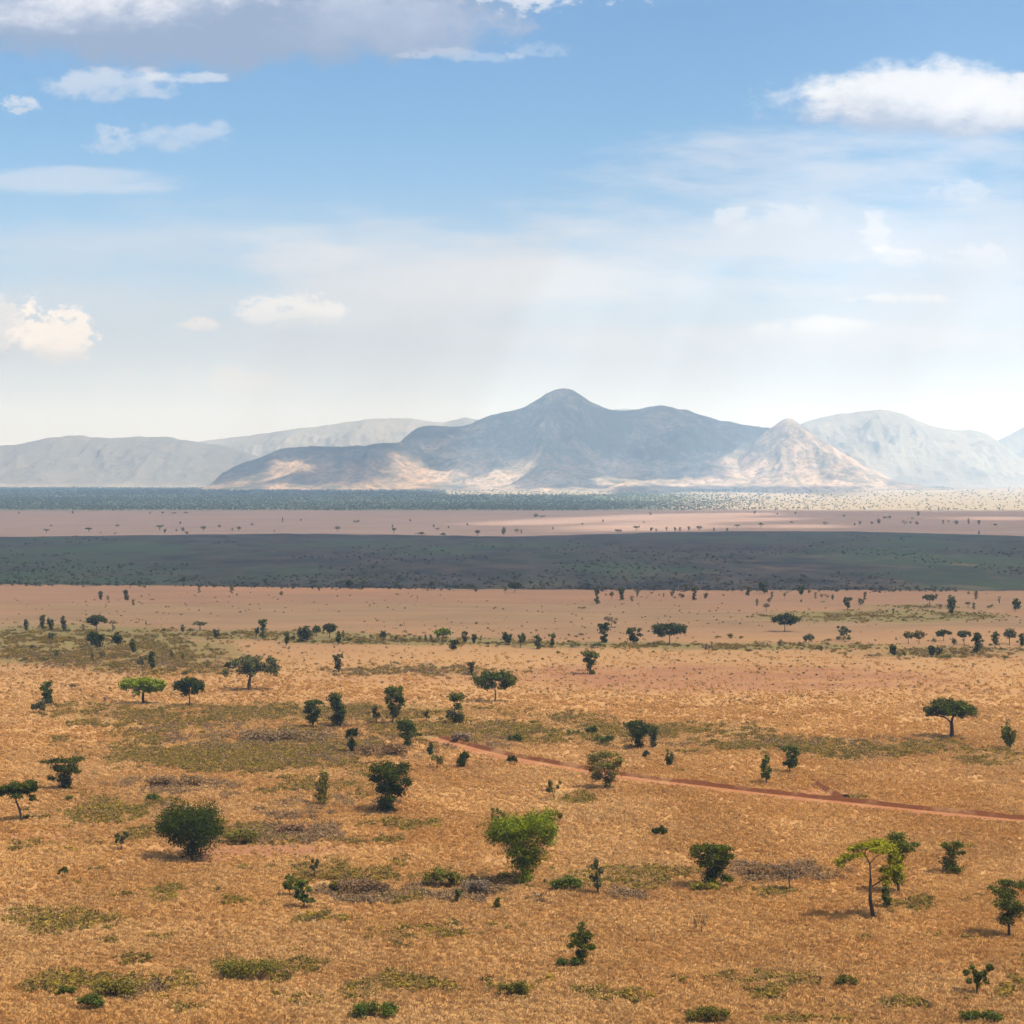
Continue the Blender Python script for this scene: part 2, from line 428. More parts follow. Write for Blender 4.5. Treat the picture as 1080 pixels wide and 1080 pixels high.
mountain('side_peak', [(745, 516), (765, 500), (785, 478), (803, 459), (815, 450), (823, 444.5), (829, 441), (834, 440.5), (840, 444), (848, 451), (858, 458.5), (872, 467), (888, 477), (905, 487), (922, 497), (940, 505), (960, 512), (975, 516)],
    10900, 1000, 900, M_PALE, 'pale rocky side peak at the right end of the main mountain', 23, amp=.65, spur=230)
mountain('front_knoll', [(520, 519), (540, 510), (553, 502), (566, 494), (580, 489), (594, 488.5), (610, 492), (630, 497), (650, 502), (668, 505), (690, 510), (720, 515), (745, 519)],
    9500, 520, 600, M_MTN, 'dark low foothill in front of the main mountain', 31, amp=.4, spur=200, cat='hill')
mountain('low_knoll', [(625, 520), (640, 515), (655, 509.5), (668, 508), (682, 511), (700, 516), (715, 520)],
    8600, 260, 300, M_MTN, 'smallest dark mound at the foot of the main mountain', 37, amp=.3, spur=120, cat='hill')
mountain('left_hills', [(-420, 513), (-380, 490), (-300, 470), (-200, 460), (-100, 466), (-40, 470), (0, 470.5), (20, 468), (40, 464), (58, 460.5), (78, 459), (95, 460.5), (118, 462), (140, 460.5), (160, 461), (175, 460.5), (190, 463.5), (206, 465.5), (235, 470), (270, 480), (310, 492), (350, 505), (375, 513)],
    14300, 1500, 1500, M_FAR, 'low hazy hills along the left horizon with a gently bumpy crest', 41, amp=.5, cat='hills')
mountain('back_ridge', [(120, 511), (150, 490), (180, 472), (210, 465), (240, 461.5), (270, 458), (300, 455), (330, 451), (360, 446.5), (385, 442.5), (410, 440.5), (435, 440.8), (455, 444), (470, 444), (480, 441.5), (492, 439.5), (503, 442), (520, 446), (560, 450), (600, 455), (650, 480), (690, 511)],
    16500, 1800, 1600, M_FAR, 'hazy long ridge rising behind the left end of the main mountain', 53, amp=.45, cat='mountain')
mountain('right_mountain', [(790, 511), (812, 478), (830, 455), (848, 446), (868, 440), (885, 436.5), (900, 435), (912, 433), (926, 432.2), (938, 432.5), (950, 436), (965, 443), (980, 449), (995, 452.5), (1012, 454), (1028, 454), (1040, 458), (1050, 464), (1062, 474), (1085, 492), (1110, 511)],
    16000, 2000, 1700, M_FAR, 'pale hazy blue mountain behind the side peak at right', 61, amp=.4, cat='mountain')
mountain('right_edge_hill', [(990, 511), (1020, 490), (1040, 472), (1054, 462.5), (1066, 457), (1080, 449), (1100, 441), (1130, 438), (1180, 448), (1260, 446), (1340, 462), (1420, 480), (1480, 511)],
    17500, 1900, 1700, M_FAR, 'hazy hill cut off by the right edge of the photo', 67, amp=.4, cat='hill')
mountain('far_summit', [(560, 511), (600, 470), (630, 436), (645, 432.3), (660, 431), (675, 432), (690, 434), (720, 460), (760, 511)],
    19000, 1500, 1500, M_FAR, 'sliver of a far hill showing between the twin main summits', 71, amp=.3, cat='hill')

# ------------------------------------------------------------------ cloud layer overhead that shades the plain (gaps let the sun through)
SUN_EL, SUN_AZ = math.radians(60), math.radians(118)      # azimuth clockwise from +Y
SUN = np.array([math.cos(SUN_EL) * math.sin(SUN_AZ), math.cos(SUN_EL) * math.cos(SUN_AZ), math.sin(SUN_EL)])
CZ = 3600.0
GAPS = [  # outlines of the sunlit patches, and the softness in metres
    ([(236, 515), (262, 505), (288, 500), (300, 487), (328, 492), (300, 501), (280, 506), (262, 515)], 45),
    ([(395, 517), (412, 503), (420, 477), (432, 481), (450, 496), (490, 502), (500, 514), (470, 518)], 50),
    ([(497, 513), (528, 498), (566, 484), (556, 497), (532, 511)], 40),
    ([(812, 446), (834, 441), (850, 452), (875, 468), (905, 488), (940, 505), (905, 511), (880, 500), (855, 482), (826, 464)], 60),
    ([(766, 484), (790, 469), (826, 478), (862, 499), (845, 511), (780, 506)], 110),
    ([(470, 518), (640, 517), (640, 524), (470, 523)], 80),
    ([(630, 507), (930, 508), (930, 511), (640, 511)], 60),
    ([(640, 524), (740, 519), (860, 521), (860, 527), (650, 529)], 250),
    ([(760, 530), (900, 523), (1200, 508), (1200, 538), (740, 538)], 900),
    ([(900, 512), (1250, 507), (1250, 524), (900, 526)], 1300),
    ([(-150, 511.5), (540, 514), (540, 517.5), (-150, 514)], 120),
    ([(515, 553), (600, 547), (700, 542.5), (810, 540.5), (805, 543), (700, 548), (600, 551.5), (540, 554)], 28),
    ([(610, 558), (690, 551), (800, 545.5), (830, 546), (810, 549), (740, 551), (760, 556), (700, 559), (640, 560)], 28),
    ([(810, 555), (850, 553), (868, 555), (850, 557), (815, 557)], 22),
    ([(1022, 547), (1048, 545), (1076, 546.5), (1050, 548.5)], 22),
]
def in_poly(px, py, poly):
    inside = np.zeros(px.shape, bool); n = len(poly)
    for i in range(n):
        x0, y0 = poly[i]; x1, y1 = poly[(i + 1) % n]
        if y0 == y1: continue
        c = ((y0 > py) != (y1 > py)) & (px < (x1 - x0) * (py - y0) / (y1 - y0) + x0)
        inside ^= c
    return inside
GX0, GX1, GY0, GY1, GC = -8000., 11000., -2000., 13900., 30.
gx = np.arange(GX0, GX1, GC); gy = np.arange(GY0, GY1, GC)
from mathutils.bvhtree import BVHTree
from mathutils import Vector
bvhs = []
for (a, b_, c_) in HF:
    n, c = a.shape
    vs = np.stack([a, b_, c_], -1).reshape(-1, 3).tolist()
    ii = (np.arange(n - 1)[:, None] * c + np.arange(c - 1)[None, :]).reshape(-1)
    bvhs.append(BVHTree.FromPolygons(vs, np.stack([ii, ii + 1, ii + c + 1, ii + c], -1).tolist()))
def hit(px, py):
    d = Vector(ray(px, py)).normalized(); o = Vector((0, 0, H)); best = None; bd = 1e9
    for bv_ in bvhs:
        r = bv_.ray_cast(o, d)
        if r[0] is not None and r[3] < bd: bd = r[3]; best = r[0]
    if d.z < 0:
        t = -H / d.z
        if t < bd: best = o + d * t; bd = t
    return best
lit = np.zeros((len(gy), len(gx)))
for poly, soft in GAPS:
    xs = [p[0] for p in poly]; ys = [p[1] for p in poly]
    # dense in depth: rows spaced so that the ground steps stay below the cell size
    rows = [];  yv = min(ys)
    while yv <= max(ys):
        rows.append(yv)
        d = F * H / max(yv - HOR, 6); rows_step = max(.12, min(1.2, 45 * F * H / d ** 2)); yv += rows_step
    colst = 1.2 if max(ys) < 520 else 3.0
    Px, Py = np.meshgrid(np.arange(min(xs), max(xs), colst), np.array(rows))
    msk = in_poly(Px, Py, poly)
    pts = []
    for x, y in zip(Px[msk], Py[msk]):
        h = hit(x, y)
        if h is None or h.y > 15000: continue
        k = (CZ - h.z) / SUN[2]
        pts.append((h.x + SUN[0] * k, h.y + SUN[1] * k))
    if not pts: continue
    pts = np.array(pts)
    ci = ((pts[:, 0] - GX0) / GC).round().astype(int); cj = ((pts[:, 1] - GY0) / GC).round().astype(int)
    g = np.zeros_like(lit); ok = (ci >= 0) & (ci < len(gx)) & (cj >= 0) & (cj < len(gy))
    g[cj[ok], ci[ok]] = 1
    def blur(a, r):
        r = max(1, int(round(r / GC)))
        k = np.hanning(2 * r + 3)[1:-1]; k /= k.sum()
        a = np.apply_along_axis(lambda v: np.convolve(v, k, 'same'), 0, a)
        return np.apply_along_axis(lambda v: np.convolve(v, k, 'same'), 1, a)
    gg = np.minimum(1, blur(np.minimum(1, blur(g, GC) * 3.0), soft * .4) * 1.5)
    lit = np.maximum(lit, gg)
CXg, CYg = np.meshgrid(gx, gy)
SXg = CXg - SUN[0] / SUN[2] * CZ; SYg = CYg - SUN[1] / SUN[2] * CZ          # where this bit of cloud throws its shade
cover = .44 + .40 * (fbm(SXg / 1500, SYg / 900, 5, 77) - .5)
cover = cover - .12 + .28 * sstep(420, 750, SYg) + .25 * sstep(1500, 2600, SYg) + 1.0 * sstep(6500, 8500, SYg)
cover = cover * (1 - .8 * sstep(12100, 13200, SYg))
edgefade = np.minimum.reduce([sstep(GX0, GX0 + 900, CXg), 1 - sstep(GX1 - 900, GX1, CXg), sstep(GY0, GY0 + 900, CYg), 1 - sstep(GY1 - 700, GY1, CYg)])
th = np.clip(cover, .25, 1.7) * (1 - lit) * edgefade
TH = 60.0
lump = 1 + .25 * (fbm(CXg / 220, CYg / 220, 4, 91) - .5)
keep = th > .03
cell = keep[:-1, :-1] | keep[1:, :-1] | keep[:-1, 1:] | keep[1:, 1:]
nxg = len(gx); NV = nxg * len(gy)
topz = CZ + th * TH * lump * .8; botz = CZ - th * TH * .2 - .5
cv = np.concatenate([np.stack([CXg, CYg, topz], -1).reshape(-1, 3), np.stack([CXg, CYg, botz], -1).reshape(-1, 3)])
cj, ci = np.nonzero(cell); q = cj * nxg + ci
topf = np.stack([q, q + 1, q + nxg + 1, q + nxg], -1)
botf = topf[:, ::-1] + NV
edges = {}
for a in (topf[:, [0, 1]], topf[:, [1, 2]], topf[:, [2, 3]], topf[:, [3, 0]]):
    for e0, e1 in a.tolist():
        k = (min(e0, e1), max(e0, e1))
        if k in edges: edges[k] = None
        else: edges[k] = (e0, e1)
sk = [(e[1], e[0], e[0] + NV, e[1] + NV) for e in edges.values() if e]
fc = np.concatenate([topf, botf, np.array(sk)])
used = np.unique(fc); remap = np.full(2 * NV, -1); remap[used] = np.arange(len(used))
m, b = mat('cloud_vapour')
pv = b.n('ShaderNodeVolumePrincipled', i={'Density': .0196, 'Anisotropy': .5, 'Color': (1, 1, 1, 1)})
o_ = b.n('ShaderNodeOutputMaterial'); b.t.links.new(pv.outputs[0], o_.inputs['Volume'])
CLOUD = tag(link('clouds', new_mesh('clouds', cv[used], remap[fc], [m], smooth=True)),
    'broken grey-white cloud layer overhead that shades the plain and mountains', 'clouds', kind='stuff')

# ------------------------------------------------------------------ haze
def haze_box():
    x0, x1, y0, y1, z0, z1 = -14000, 14000, -1400, 26000, -4, 1000
    v = [(x, y, z) for z in (z0, z1) for y in (y0, y1) for x in (x0, x1)]
    f = [(0, 2, 3, 1), (4, 5, 7, 6), (0, 1, 5, 4), (1, 3, 7, 5), (3, 2, 6, 7), (2, 0, 4, 6)]
    m, b = mat('haze_air')
    pv = b.n('ShaderNodeVolumePrincipled', i={'Density': 7.4e-5, 'Anisotropy': .0, 'Color': (.42, .65, 1.0, 1), 'Absorption Color': (1, 1, 1, 1)})
    o = b.n('ShaderNodeOutputMaterial'); b.t.links.new(pv.outputs[0], o.inputs['Volume'])
    ob = link('haze', new_mesh('haze', v, f, [m]))
    tag(ob, 'pale blue haze filling the air over the whole plain', 'haze', kind='stuff')
haze_box()

# ------------------------------------------------------------------ trees
class Geo:
    def __init__(self): self.v = []; self.f = []; self.n = 0
    def add(self, v, f):
        v = np.asarray(v, float); f = np.asarray(f) + self.n
        self.v.append(v); self.f += f.tolist(); self.n += len(v)
    def tube(self, pts, rad, seg=6):
        pts = [np.asarray(p, float) for p in pts]; V = []
        for i, p in enumerate(pts):
            d = pts[min(i + 1, len(pts) - 1)] - pts[max(i - 1, 0)]; d = d / (np.linalg.norm(d) + 1e-9)
            ref = np.array([1., 0, 0]) if abs(d[0]) < .8 else np.array([0, 1., 0])
            a = np.cross(d, ref); a /= np.linalg.norm(a); c = np.cross(d, a)
            for k in range(seg):
                t = 2 * PI * k / seg; V.append(p + rad[i] * (math.cos(t) * a + math.sin(t) * c))
        Fc = []
        for i in range(len(pts) - 1):
            for k in range(seg):
                k2 = (k + 1) % seg
                Fc.append([i * seg + k, i * seg + k2, (i + 1) * seg + k2, (i + 1) * seg + k])
        self.add(V, Fc)
    def mesh(self, name, mats, smooth=False): return new_mesh(name, np.concatenate(self.v), self.f, mats, None, smooth)

def leaf_quads(clumps, n, size, rng, flat=.0):
    """clumps: array of (x,y,z,rx,ry,rz). returns verts, faces"""
    cl = np.asarray(clumps, float)
    wgt = (cl[:, 3] * cl[:, 4] * cl[:, 5]) ** .75; wgt /= wgt.sum()
    k = rng.choice(len(cl), n, p=wgt)
    d = rng.normal(size=(n, 3)); d /= np.linalg.norm(d, axis=1)[:, None]
    r = rng.random(n) ** .42 * (1 + .14 * rng.normal(size=n))
    # clump surface made uneven
    lob = 1 + .28 * np.sin(d[:, 0] * 5 + k * 1.7) * np.sin(d[:, 2] * 4 + k * 2.3) + .12 * rng.normal(size=n) * (rng.random(n) < .2)
    p = cl[k, :3] + d * (r * lob)[:, None] * cl[k, 3:6]
    nrm = d * .55 + rng.normal(size=(n, 3)) * .6 + np.array([0, 0, .5 + flat])
    nrm /= np.linalg.norm(nrm, axis=1)[:, None]
    t = np.cross(nrm, rng.normal(size=(n, 3))); t /= np.linalg.norm(t, axis=1)[:, None] + 1e-9
    bt = np.cross(nrm, t)
    s = size * rng.uniform(.55, 1.35, n)[:, None]
    v = np.stack([p - t * s * .6, p + bt * s * .36, p + t * s * .6, p - bt * s * .36], 1).reshape(-1, 3)
    f = np.arange(n * 4).reshape(-1, 4)
    v[:, 2] = np.maximum(v[:, 2], .03)
    return v, f

def auto_clumps(style, rng):
    """silhouette clumps in units: x of half-width 1, z of height 1; (x, z, rx, rz)"""
    C = []
    U = rng.uniform
    if style == 'umbrella':
        for i in range(11):
            x = -.80 + 1.6 * i / 10 + U(-.05, .05); C.append((x, .80 + .11 * (1 - x * x) + U(-.03, .03) - .10 * abs(x) ** 3, U(.2, .28), U(.10, .14)))
        for i in range(4): C.append((U(-.55, .55), .68 + U(-.04, .04), U(.2, .3), .09))
    elif style == 'dome':
        for i in range(10):
            x = -.8 + 1.6 * i / 9; C.append((x, .60 + .24 * (1 - x * x) + U(-.04, .04), U(.22, .3), U(.14, .2)))
        for i in range(5): C.append((U(-.6, .6), U(.5, .62), .25, .12))
    elif style == 'spread':
        for i in range(16):
            x = U(-.8, .8); C.append((x, U(.5, .82) + .08 * (1 - x * x), U(.16, .27), U(.10, .15)))
        C += [(-.85, .5, .14, .1), (.85, .52, .14, .12), (.1, .9, .3, .1)]
    elif style == 'round':
        for i in range(13):
            a = U(0, 2 * PI); r = U(.2, .68); C.append((math.cos(a) * r, .56 + math.sin(a) * r * .48, U(.26, .38), U(.14, .2)))
        C.append((0, .3, .5, .2))
    elif style == 'vase':
        for i in range(15):
            z = U(.22, .9); w = .25 + .75 * min(1, (z - .1) / .6) * (1 if z < .75 else .8); C.append((U(-1, 1) * w * .72, z, U(.2, .32), U(.08, .13)))
        C += [(-.5, .88, .28, .09), (.45, .9, .3, .09), (0, .93, .3, .07), (0, .35, .35, .2)]
    elif style == 'column':
        off = 0
        for i in range(9):
            z = .14 + .78 * i / 8; off = .6 * off + U(-.3, .3); C.append((off * .8, z, U(.5, .75), U(.09, .13)))
        for i in range(5): C.append((U(-.6, .6), U(.3, .95), U(.25, .4), .07))
    elif style == 'sapling':
        for i in range(9):
            z = .28 + .66 * i / 8; w = .75 * (1 - .6 * z); C.append((U(-1, 1) * w, z, U(.25, .42), U(.06, .10)))
    elif style == 'tiers':
        C += [(-.45, .90, .45, .09), (.35, .93, .5, .08), (0, .8, .7, .12), (.3, .66, .45, .1), (-.1, .52, .4, .09), (.2, .38, .35, .08), (-.2, .25, .42, .1), (.15, .12, .5, .1)]
    elif style == 'mound':
        for i in range(12):
            x = U(-.8, .8); C.append((x, .34 + .3 * (1 - x * x) * U(.5, 1), U(.2, .32), U(.2, .3)))
    elif style == 'open':
        for i in range(10):
            C.append((U(-.8, .8), U(.4, .9), U(.14, .24), U(.07, .12)))
    return C

TRUNK = {'umbrella': .55, 'dome': .4, 'spread': .36, 'round': .2, 'vase': .2, 'column': .12, 'sapling': .35, 'tiers': .3, 'mound': .06, 'open': .3, 'custom': .3, 'acacia': .5}
COLORS = {'dark': (.050, .060, .005), 'deep': (.034, .044, .004), 'mid': (.072, .080, .009), 'bright': (.135, .165, .007), 'lime': (.165, .155, .006), 'olive': (.130, .108, .018),
          'grey': (.210, .145, .085), 'greygreen': (.080, .078, .026), 'yellow': (.230, .190, .022), 'brown': (.200, .120, .058), 'green': (.075, .092, .012)}

def build_tree(style, w, h, seed, clumps=None, leaf=.3, nleaf=1500, lean=0.0, trunk_r=None, fork=None, thin=1.0, branchy=1.0):
    """meshes for a tree w metres wide and h metres high, standing at the origin"""
    rng = np.random.default_rng(seed)
    hw = w / 2
    base = clumps if clumps is not None else [(x * hw, z * h, rx * hw, rz * h) for x, z, rx, rz in auto_clumps(style, rng)]
    C = []
    for x, z, rx, rz in base:
        room = math.sqrt(max(.06, 1 - min(1, abs(x) / hw) ** 2)) * hw
        room = min(room, max(rx * 1.4, hw * .25 + abs(z) * .5))
        for k in range(3 if room > rx * .7 else 2):
            y = rng.uniform(-.75, .75) * room if k else rng.uniform(-.2, .2) * room
            sc = rng.uniform(.75, 1.0) if k else 1.0
            C.append((x + (0 if not k else rng.normal() * rx * .3), y, z + (0 if not k else rng.normal() * rz * .35), rx * sc, max(rx * .8, .3 * rx + .1) * sc, rz * sc))
    fz = (fork if fork is not None else TRUNK.get(style, .3)) * h
    tr = trunk_r if trunk_r else max(.035 * h ** .9 * .8, .06)
    g = Geo()
    fx = lean * h
    pts = [(0, 0, -.15), (fx * .35 + rng.normal() * .02 * h, rng.normal() * .01 * h, fz * .5), (fx, 0, fz)]
    g.tube(pts, [tr * 1.35, tr, tr * .85], 7)
    # grow limbs: every clump is reached from the nearest wood already there
    nodes = [(np.array([fx * (.6 + .4 * q), 0, fz * (.62 + .38 * q)]), tr * (1 - .15 * q)) for q in (0, .5, 1)]
    top = max(c[2] for c in C)
    if style not in ('mound', 'acacia'):
        st = nodes[-1][0]
        for q in (.35, .7):
            en = np.array([fx + rng.normal() * .03 * w, rng.normal() * .03 * w, fz + (top - fz) * q])
            g.tube([st, st * .5 + en * .5 + rng.normal(size=3) * .012 * h, en], [nodes[-1][1] * .8, nodes[-1][1] * .7, nodes[-1][1] * .6], 6)
            nodes.append((en, nodes[-1][1] * .62)); st = en
    big = sorted(range(len(C)), key=lambda i: -(C[i][3] * C[i][5]))[:int(min(len(C), 18 * branchy)) if style != 'mound' else 4]
    big.sort(key=lambda i: math.hypot(C[i][0] - fx, C[i][1]) + abs(C[i][2] - fz) * .5)
    for i in big:
        en = np.array([C[i][0] * .94, C[i][1] * .94, C[i][2] - C[i][5] * .15])
        bst = min(nodes, key=lambda nd: np.linalg.norm(en - nd[0]) + 1.6 * max(0, nd[0][2] - en[2]) - .9 * h * nd[1] / tr * .12)
        st, r0 = bst; L = np.linalg.norm(en - st)
        r0 = max(min(r0 * .72, tr * .55), .012)
        q1 = st * .66 + en * .34 + rng.normal(size=3) * .05 * L + np.array([0, 0, .02 * L])
        q2 = st * .33 + en * .67 + rng.normal(size=3) * .05 * L + np.array([0, 0, .06 * L])
        g.tube([st, q1, q2, en], [r0, r0 * .82, r0 * .62, r0 * .4], 5)
        nodes += [(q1, r0 * .8), (q2, r0 * .6), (en, r0 * .4)]
        for _ in range(2):
            e2 = en + rng.normal(size=3) * np.array([C[i][3], C[i][4], C[i][5]]) * .6
            g.tube([q2, q2 * .4 + e2 * .6 + rng.normal(size=3) * .03 * L, e2], [r0 * .45, r0 * .3, r0 * .12], 4)
    trunk = g
    v, f = leaf_quads(C, int(nleaf), leaf, rng, .15 if style in ('umbrella', 'tiers', 'acacia') else 0)
    return trunk, (v, f)

# ---- unit templates reused by small far plants (a single mesh with bark and leaf materials)
TEMPL = {}
def template(style, var):
    key = (style, var)
    if key not in TEMPL:
        tr, (v, f) = build_tree(style, 1.0, 1.0, 1000 + 37 * var + sum(map(ord, style)), leaf=.115, nleaf=260, trunk_r=.035, branchy=4)
        TEMPL[key] = (tr.mesh('trunk', [M_BARK], True), new_mesh('crown', v, f, [M_LEAF]))
    return TEMPL[key]

ORD = ['first', 'second', 'third', 'fourth', 'fifth', 'sixth', 'seventh', 'eighth', 'ninth', 'tenth', 'eleventh', 'twelfth', 'thirteenth',
       'fourteenth', 'fifteenth', 'sixteenth', 'seventeenth', 'eighteenth', 'nineteenth', 'twentieth', 'twenty-first', 'twenty-second', 'twenty-third', 'twenty-fourth', 'twenty-fifth']
LOOK = {'umbrella': 'flat-topped', 'dome': 'dome-crowned', 'spread': 'spreading', 'round': 'round', 'vase': 'upward-flaring', 'column': 'narrow upright', 'sapling': 'slender',
        'tiers': 'two-tiered', 'mound': 'low mounded', 'open': 'sparse', 'custom': 'irregular', 'acacia': 'flat-topped'}
CWORD = {'dark': 'dark green', 'deep': 'dark green', 'mid': 'green', 'bright': 'bright green', 'lime': 'bright green', 'olive': 'olive', 'grey': 'grey', 'greygreen': 'grey-green', 'yellow': 'yellow-green', 'brown': 'brown', 'green': 'leaf-green'}
seedc = [100]
def kind_of(style, h_px):
    if style == 'mound': return 'shrub', 'shrub'
    if style in ('umbrella', 'acacia'): return 'acacia_tree', 'tree'
    if style == 'sapling': return 'sapling', 'sapling'
    return 'savanna_tree', 'tree'

def plant(px, py, wpx, hpx, style, colr, label=None, group=None, clumps=None, name=None, cat=None, dens=1.0, leafpx=1.9, **kw):
    if colr in ('grey', 'brown') and style == 'open': leafpx = 1.2
    """a tree or shrub of its own, at its true place on the plain"""
    x, y, t = ground(px, py); s = t / F
    seedc[0] += 1; sd = seedc[0]
    nm, ct = kind_of(style, hpx)
    nm = name or nm; ct = cat or ct
    c = COLORS[colr]; rng = random.Random(sd); j = rng.uniform(.85, 1.15)
    c = (c[0] * j * rng.uniform(.93, 1.07), c[1] * j, c[2] * j * rng.uniform(.9, 1.1), 1)
    if hpx < 9.5 and clumps is None:
        o = link(nm, None, None, (x, y, 0))
        tm, cm = template(style, sd % 4)
        link('trunk', tm, o); cob = link('crown', cm, o); cob.color = c
        o.scale = (wpx * s * .97, wpx * s * .97, hpx * s); o.rotation_euler = (0, 0, rng.uniform(0, 6.28))
        root = o
    else:
        cl = [(a * s, b_ * s, r1 * s, r2 * s) for a, b_, r1, r2 in clumps] if clumps else None
        n = min(16000, max(420, wpx * hpx * 3.2 * dens))
        leaf = min(1.0, max(.14, leafpx * s))
        tr, (v, f) = build_tree(style, wpx * s, hpx * s, sd, cl, leaf, n, **kw)
        root = link(nm, None, None, (x, y, 0))
        tob = link('trunk', tr.mesh('trunk', [M_BARK], True), root)
        cob = link('crown', new_mesh('crown', v, f, [M_LEAF]), root); cob.color = c
    tag(root, label or '', ct, group)
    PL_LIST.append((root, px, py, wpx, hpx, style, colr, label))
    return root
PL_LIST = []

# ---------------- the trees one can tell apart (foreground and middle distance)
P = plant
P(203, 907, 72, 58, 'custom', 'deep', 'large dense dark green tree with a heart-shaped crown on bare red soil', clumps=
  [(-27, 39, 13, 12), (-16, 46, 16, 11), (2, 48, 20, 10), (18, 44, 14, 12), (25, 36, 9, 11), (-4, 36, 26, 14), (-31, 32, 9, 9), (13, 30, 18, 12), (-14, 26, 16, 9), (4, 22, 17, 11), (1, 13, 11, 9)], dens=1.5, fork=.14)
P(552, 932, 78, 79, 'custom', 'bright', 'large bright green tree with a vase-shaped crown narrowing to its foot', clumps=
  [(-24, 63, 13, 11), (-8, 65, 14, 10), (10, 68, 16, 11), (23, 66, 12, 11), (30, 56, 8, 12), (-30, 51, 9, 10), (-18, 50, 15, 11), (4, 52, 22, 13), (24, 46, 11, 11), (-10, 38, 16, 11), (10, 35, 15, 12), (-1, 26, 14, 11), (5, 17, 11, 10), (3, 8, 8, 8)], dens=1.0, fork=.1)
P(922, 970, 76, 87, 'acacia', 'lime', 'tall acacia with long bare trunk, visible branches and airy flat yellow-green crown', clumps=
  [(-36, 62, 7, 3.5), (-28, 67, 8, 3.5), (-20, 74, 9, 4), (-8, 79, 12, 4.5), (4, 81, 12, 4.5), (14, 76, 10, 5), (21, 68, 8, 5), (23, 57, 8, 4), (14, 51, 8, 4), (25, 48, 7, 6), (10, 43, 6, 4)],
  dens=.42, fork=.50, lean=-.045, trunk_r=.24, branchy=1.8)
P(948, 943, 38, 64, 'custom', 'mid', 'dark irregular tree directly behind the tall bare-trunked acacia', clumps=
  [(-1, 60, 10, 5), (-5, 54, 9, 5), (5, 50, 9, 6), (17, 53, 5, 2.5), (-1, 42, 9, 6), (-3, 33, 7, 6), (-5, 24, 6, 5), (0, 14, 6, 5)], dens=.8)
P(935, 959, 17, 24, 'sapling', 'mid', 'little dark sapling just right of the tall acacia trunk')
P(752, 937, 51, 48, 'custom', 'dark', 'layered dark green tree right of centre with a flat wide top', clumps=
  [(-16, 43, 9, 3.5), (-2, 45, 11, 3.5), (12, 43, 10, 3.5), (-18, 35, 8, 4), (0, 37, 14, 5), (15, 34, 9, 4), (-11, 27, 10, 5), (8, 26, 11, 5), (0, 17, 11, 6), (13, 11, 8, 4), (-3, 8, 9, 5)], dens=1.05)
P(744, 941, 32, 13, 'mound', 'yellow', 'yellow-green shrub hugging the foot of the layered dark tree')
P(1005, 922, 27, 34, 'custom', 'mid', 'small ragged upright tree right of the tall acacia', clumps=
  [(-7, 30, 6, 3.5), (5, 31, 7, 3.5), (0, 22, 8, 7), (10, 23, 4, 3), (-2, 12, 8, 7), (3, 5, 9, 4)], dens=.85)
P(1064, 989, 36, 61, 'custom', 'mid', 'open-crowned tree with bare lower stem cut by the right edge', clumps=
  [(-14, 51, 7, 4), (0, 57, 10, 4), (12, 55, 9, 5), (0, 46, 12, 7), (-3, 36, 12, 8), (6, 28, 11, 8), (-3, 21, 10, 7)], dens=.8, fork=.3)
P(613, 1020, 34, 46, 'custom', 'dark', 'slender dark sapling with wispy tiers standing alone at bottom centre', clumps=
  [(0, 41, 5, 4), (-6, 34, 6, 3), (7, 33, 6, 4), (0, 27, 9, 5), (-12, 23, 4, 2.5), (11, 21, 5, 3), (0, 15, 7, 4), (-2, 8, 6, 4)], dens=.75, name='sapling', cat='sapling')
P(599, 1021, 26, 14, 'mound', 'green', 'fresh green shrub at the left foot of the bottom-centre sapling')
P(411, 858, 49, 53, 'custom', 'deep', 'dark many-lobed tree left of centre with a broad jagged top', clumps=
  [(-14, 47, 9, 4.5), (0, 48, 13, 5), (14, 45, 9, 6), (-16, 38, 7, 5), (4, 38, 17, 8), (18, 34, 7, 6), (-3, 27, 14, 8), (8, 24, 9, 7), (-3, 14, 11, 8), (-3, 5, 8, 5)], dens=1.1, fork=.15)
P(67, 834, 39, 35, 'custom', 'dark', 'layered dark tree with a flat lopsided top near the left edge', clumps=
  [(-14, 31, 8, 2.6), (-2, 32, 10, 3), (10, 31, 8, 3.5), (-8, 25, 8, 3.5), (5, 24, 11, 5), (15, 21, 5, 3), (-13, 13, 5, 2.8), (1, 15, 9, 6), (2, 7, 7, 6)], dens=1.0)
P(23, 866, 42, 44, 'custom', 'dark', 'leaning tree with a bare crooked trunk and tufted crown at left edge', clumps=
  [(-16, 34, 7, 4), (-5, 38, 8, 4.5), (8, 39, 8, 4), (-7, 31, 8, 3.5), (5, 32, 7, 3.5), (-20, 30, 5, 3.5), (13, 36, 5, 3.5), (11, 26, 4, 2.5)], dens=1.0, fork=.5, lean=-.14, trunk_r=.2)
P(29, 866, 10, 9, 'mound', 'deep', 'small dark shrub beside the foot of the leaning left-edge tree')
P(151, 743, 48, 29, 'dome', 'bright', 'bright green umbrella-shaped acacia on a short trunk at left', dens=1.3, fork=.4, trunk_r=.36, name='acacia_tree')
P(199.5, 745, 34, 30, 'dome', 'deep', 'dark dome-crowned tree right of the bright green umbrella acacia', dens=1.2, fork=.42)
P(263.5, 728, 60, 37, 'spread', 'greygreen', 'widely spreading grey-green tree with a stout trunk on open grass', dens=.85, fork=.32, trunk_r=.5)
P(50, 743, 16, 24, 'column', 'dark', 'stocky dark upright tree with a grey bush at its foot, far left', dens=1.1)
P(40, 752, 17, 15, 'mound', 'greygreen', 'grey-green shrub in front of the stocky dark far-left tree')
P(331, 768, 26, 30, 'vase', 'dark', 'spiky dark tree, left one of the close pair left of centre', dens=.9)
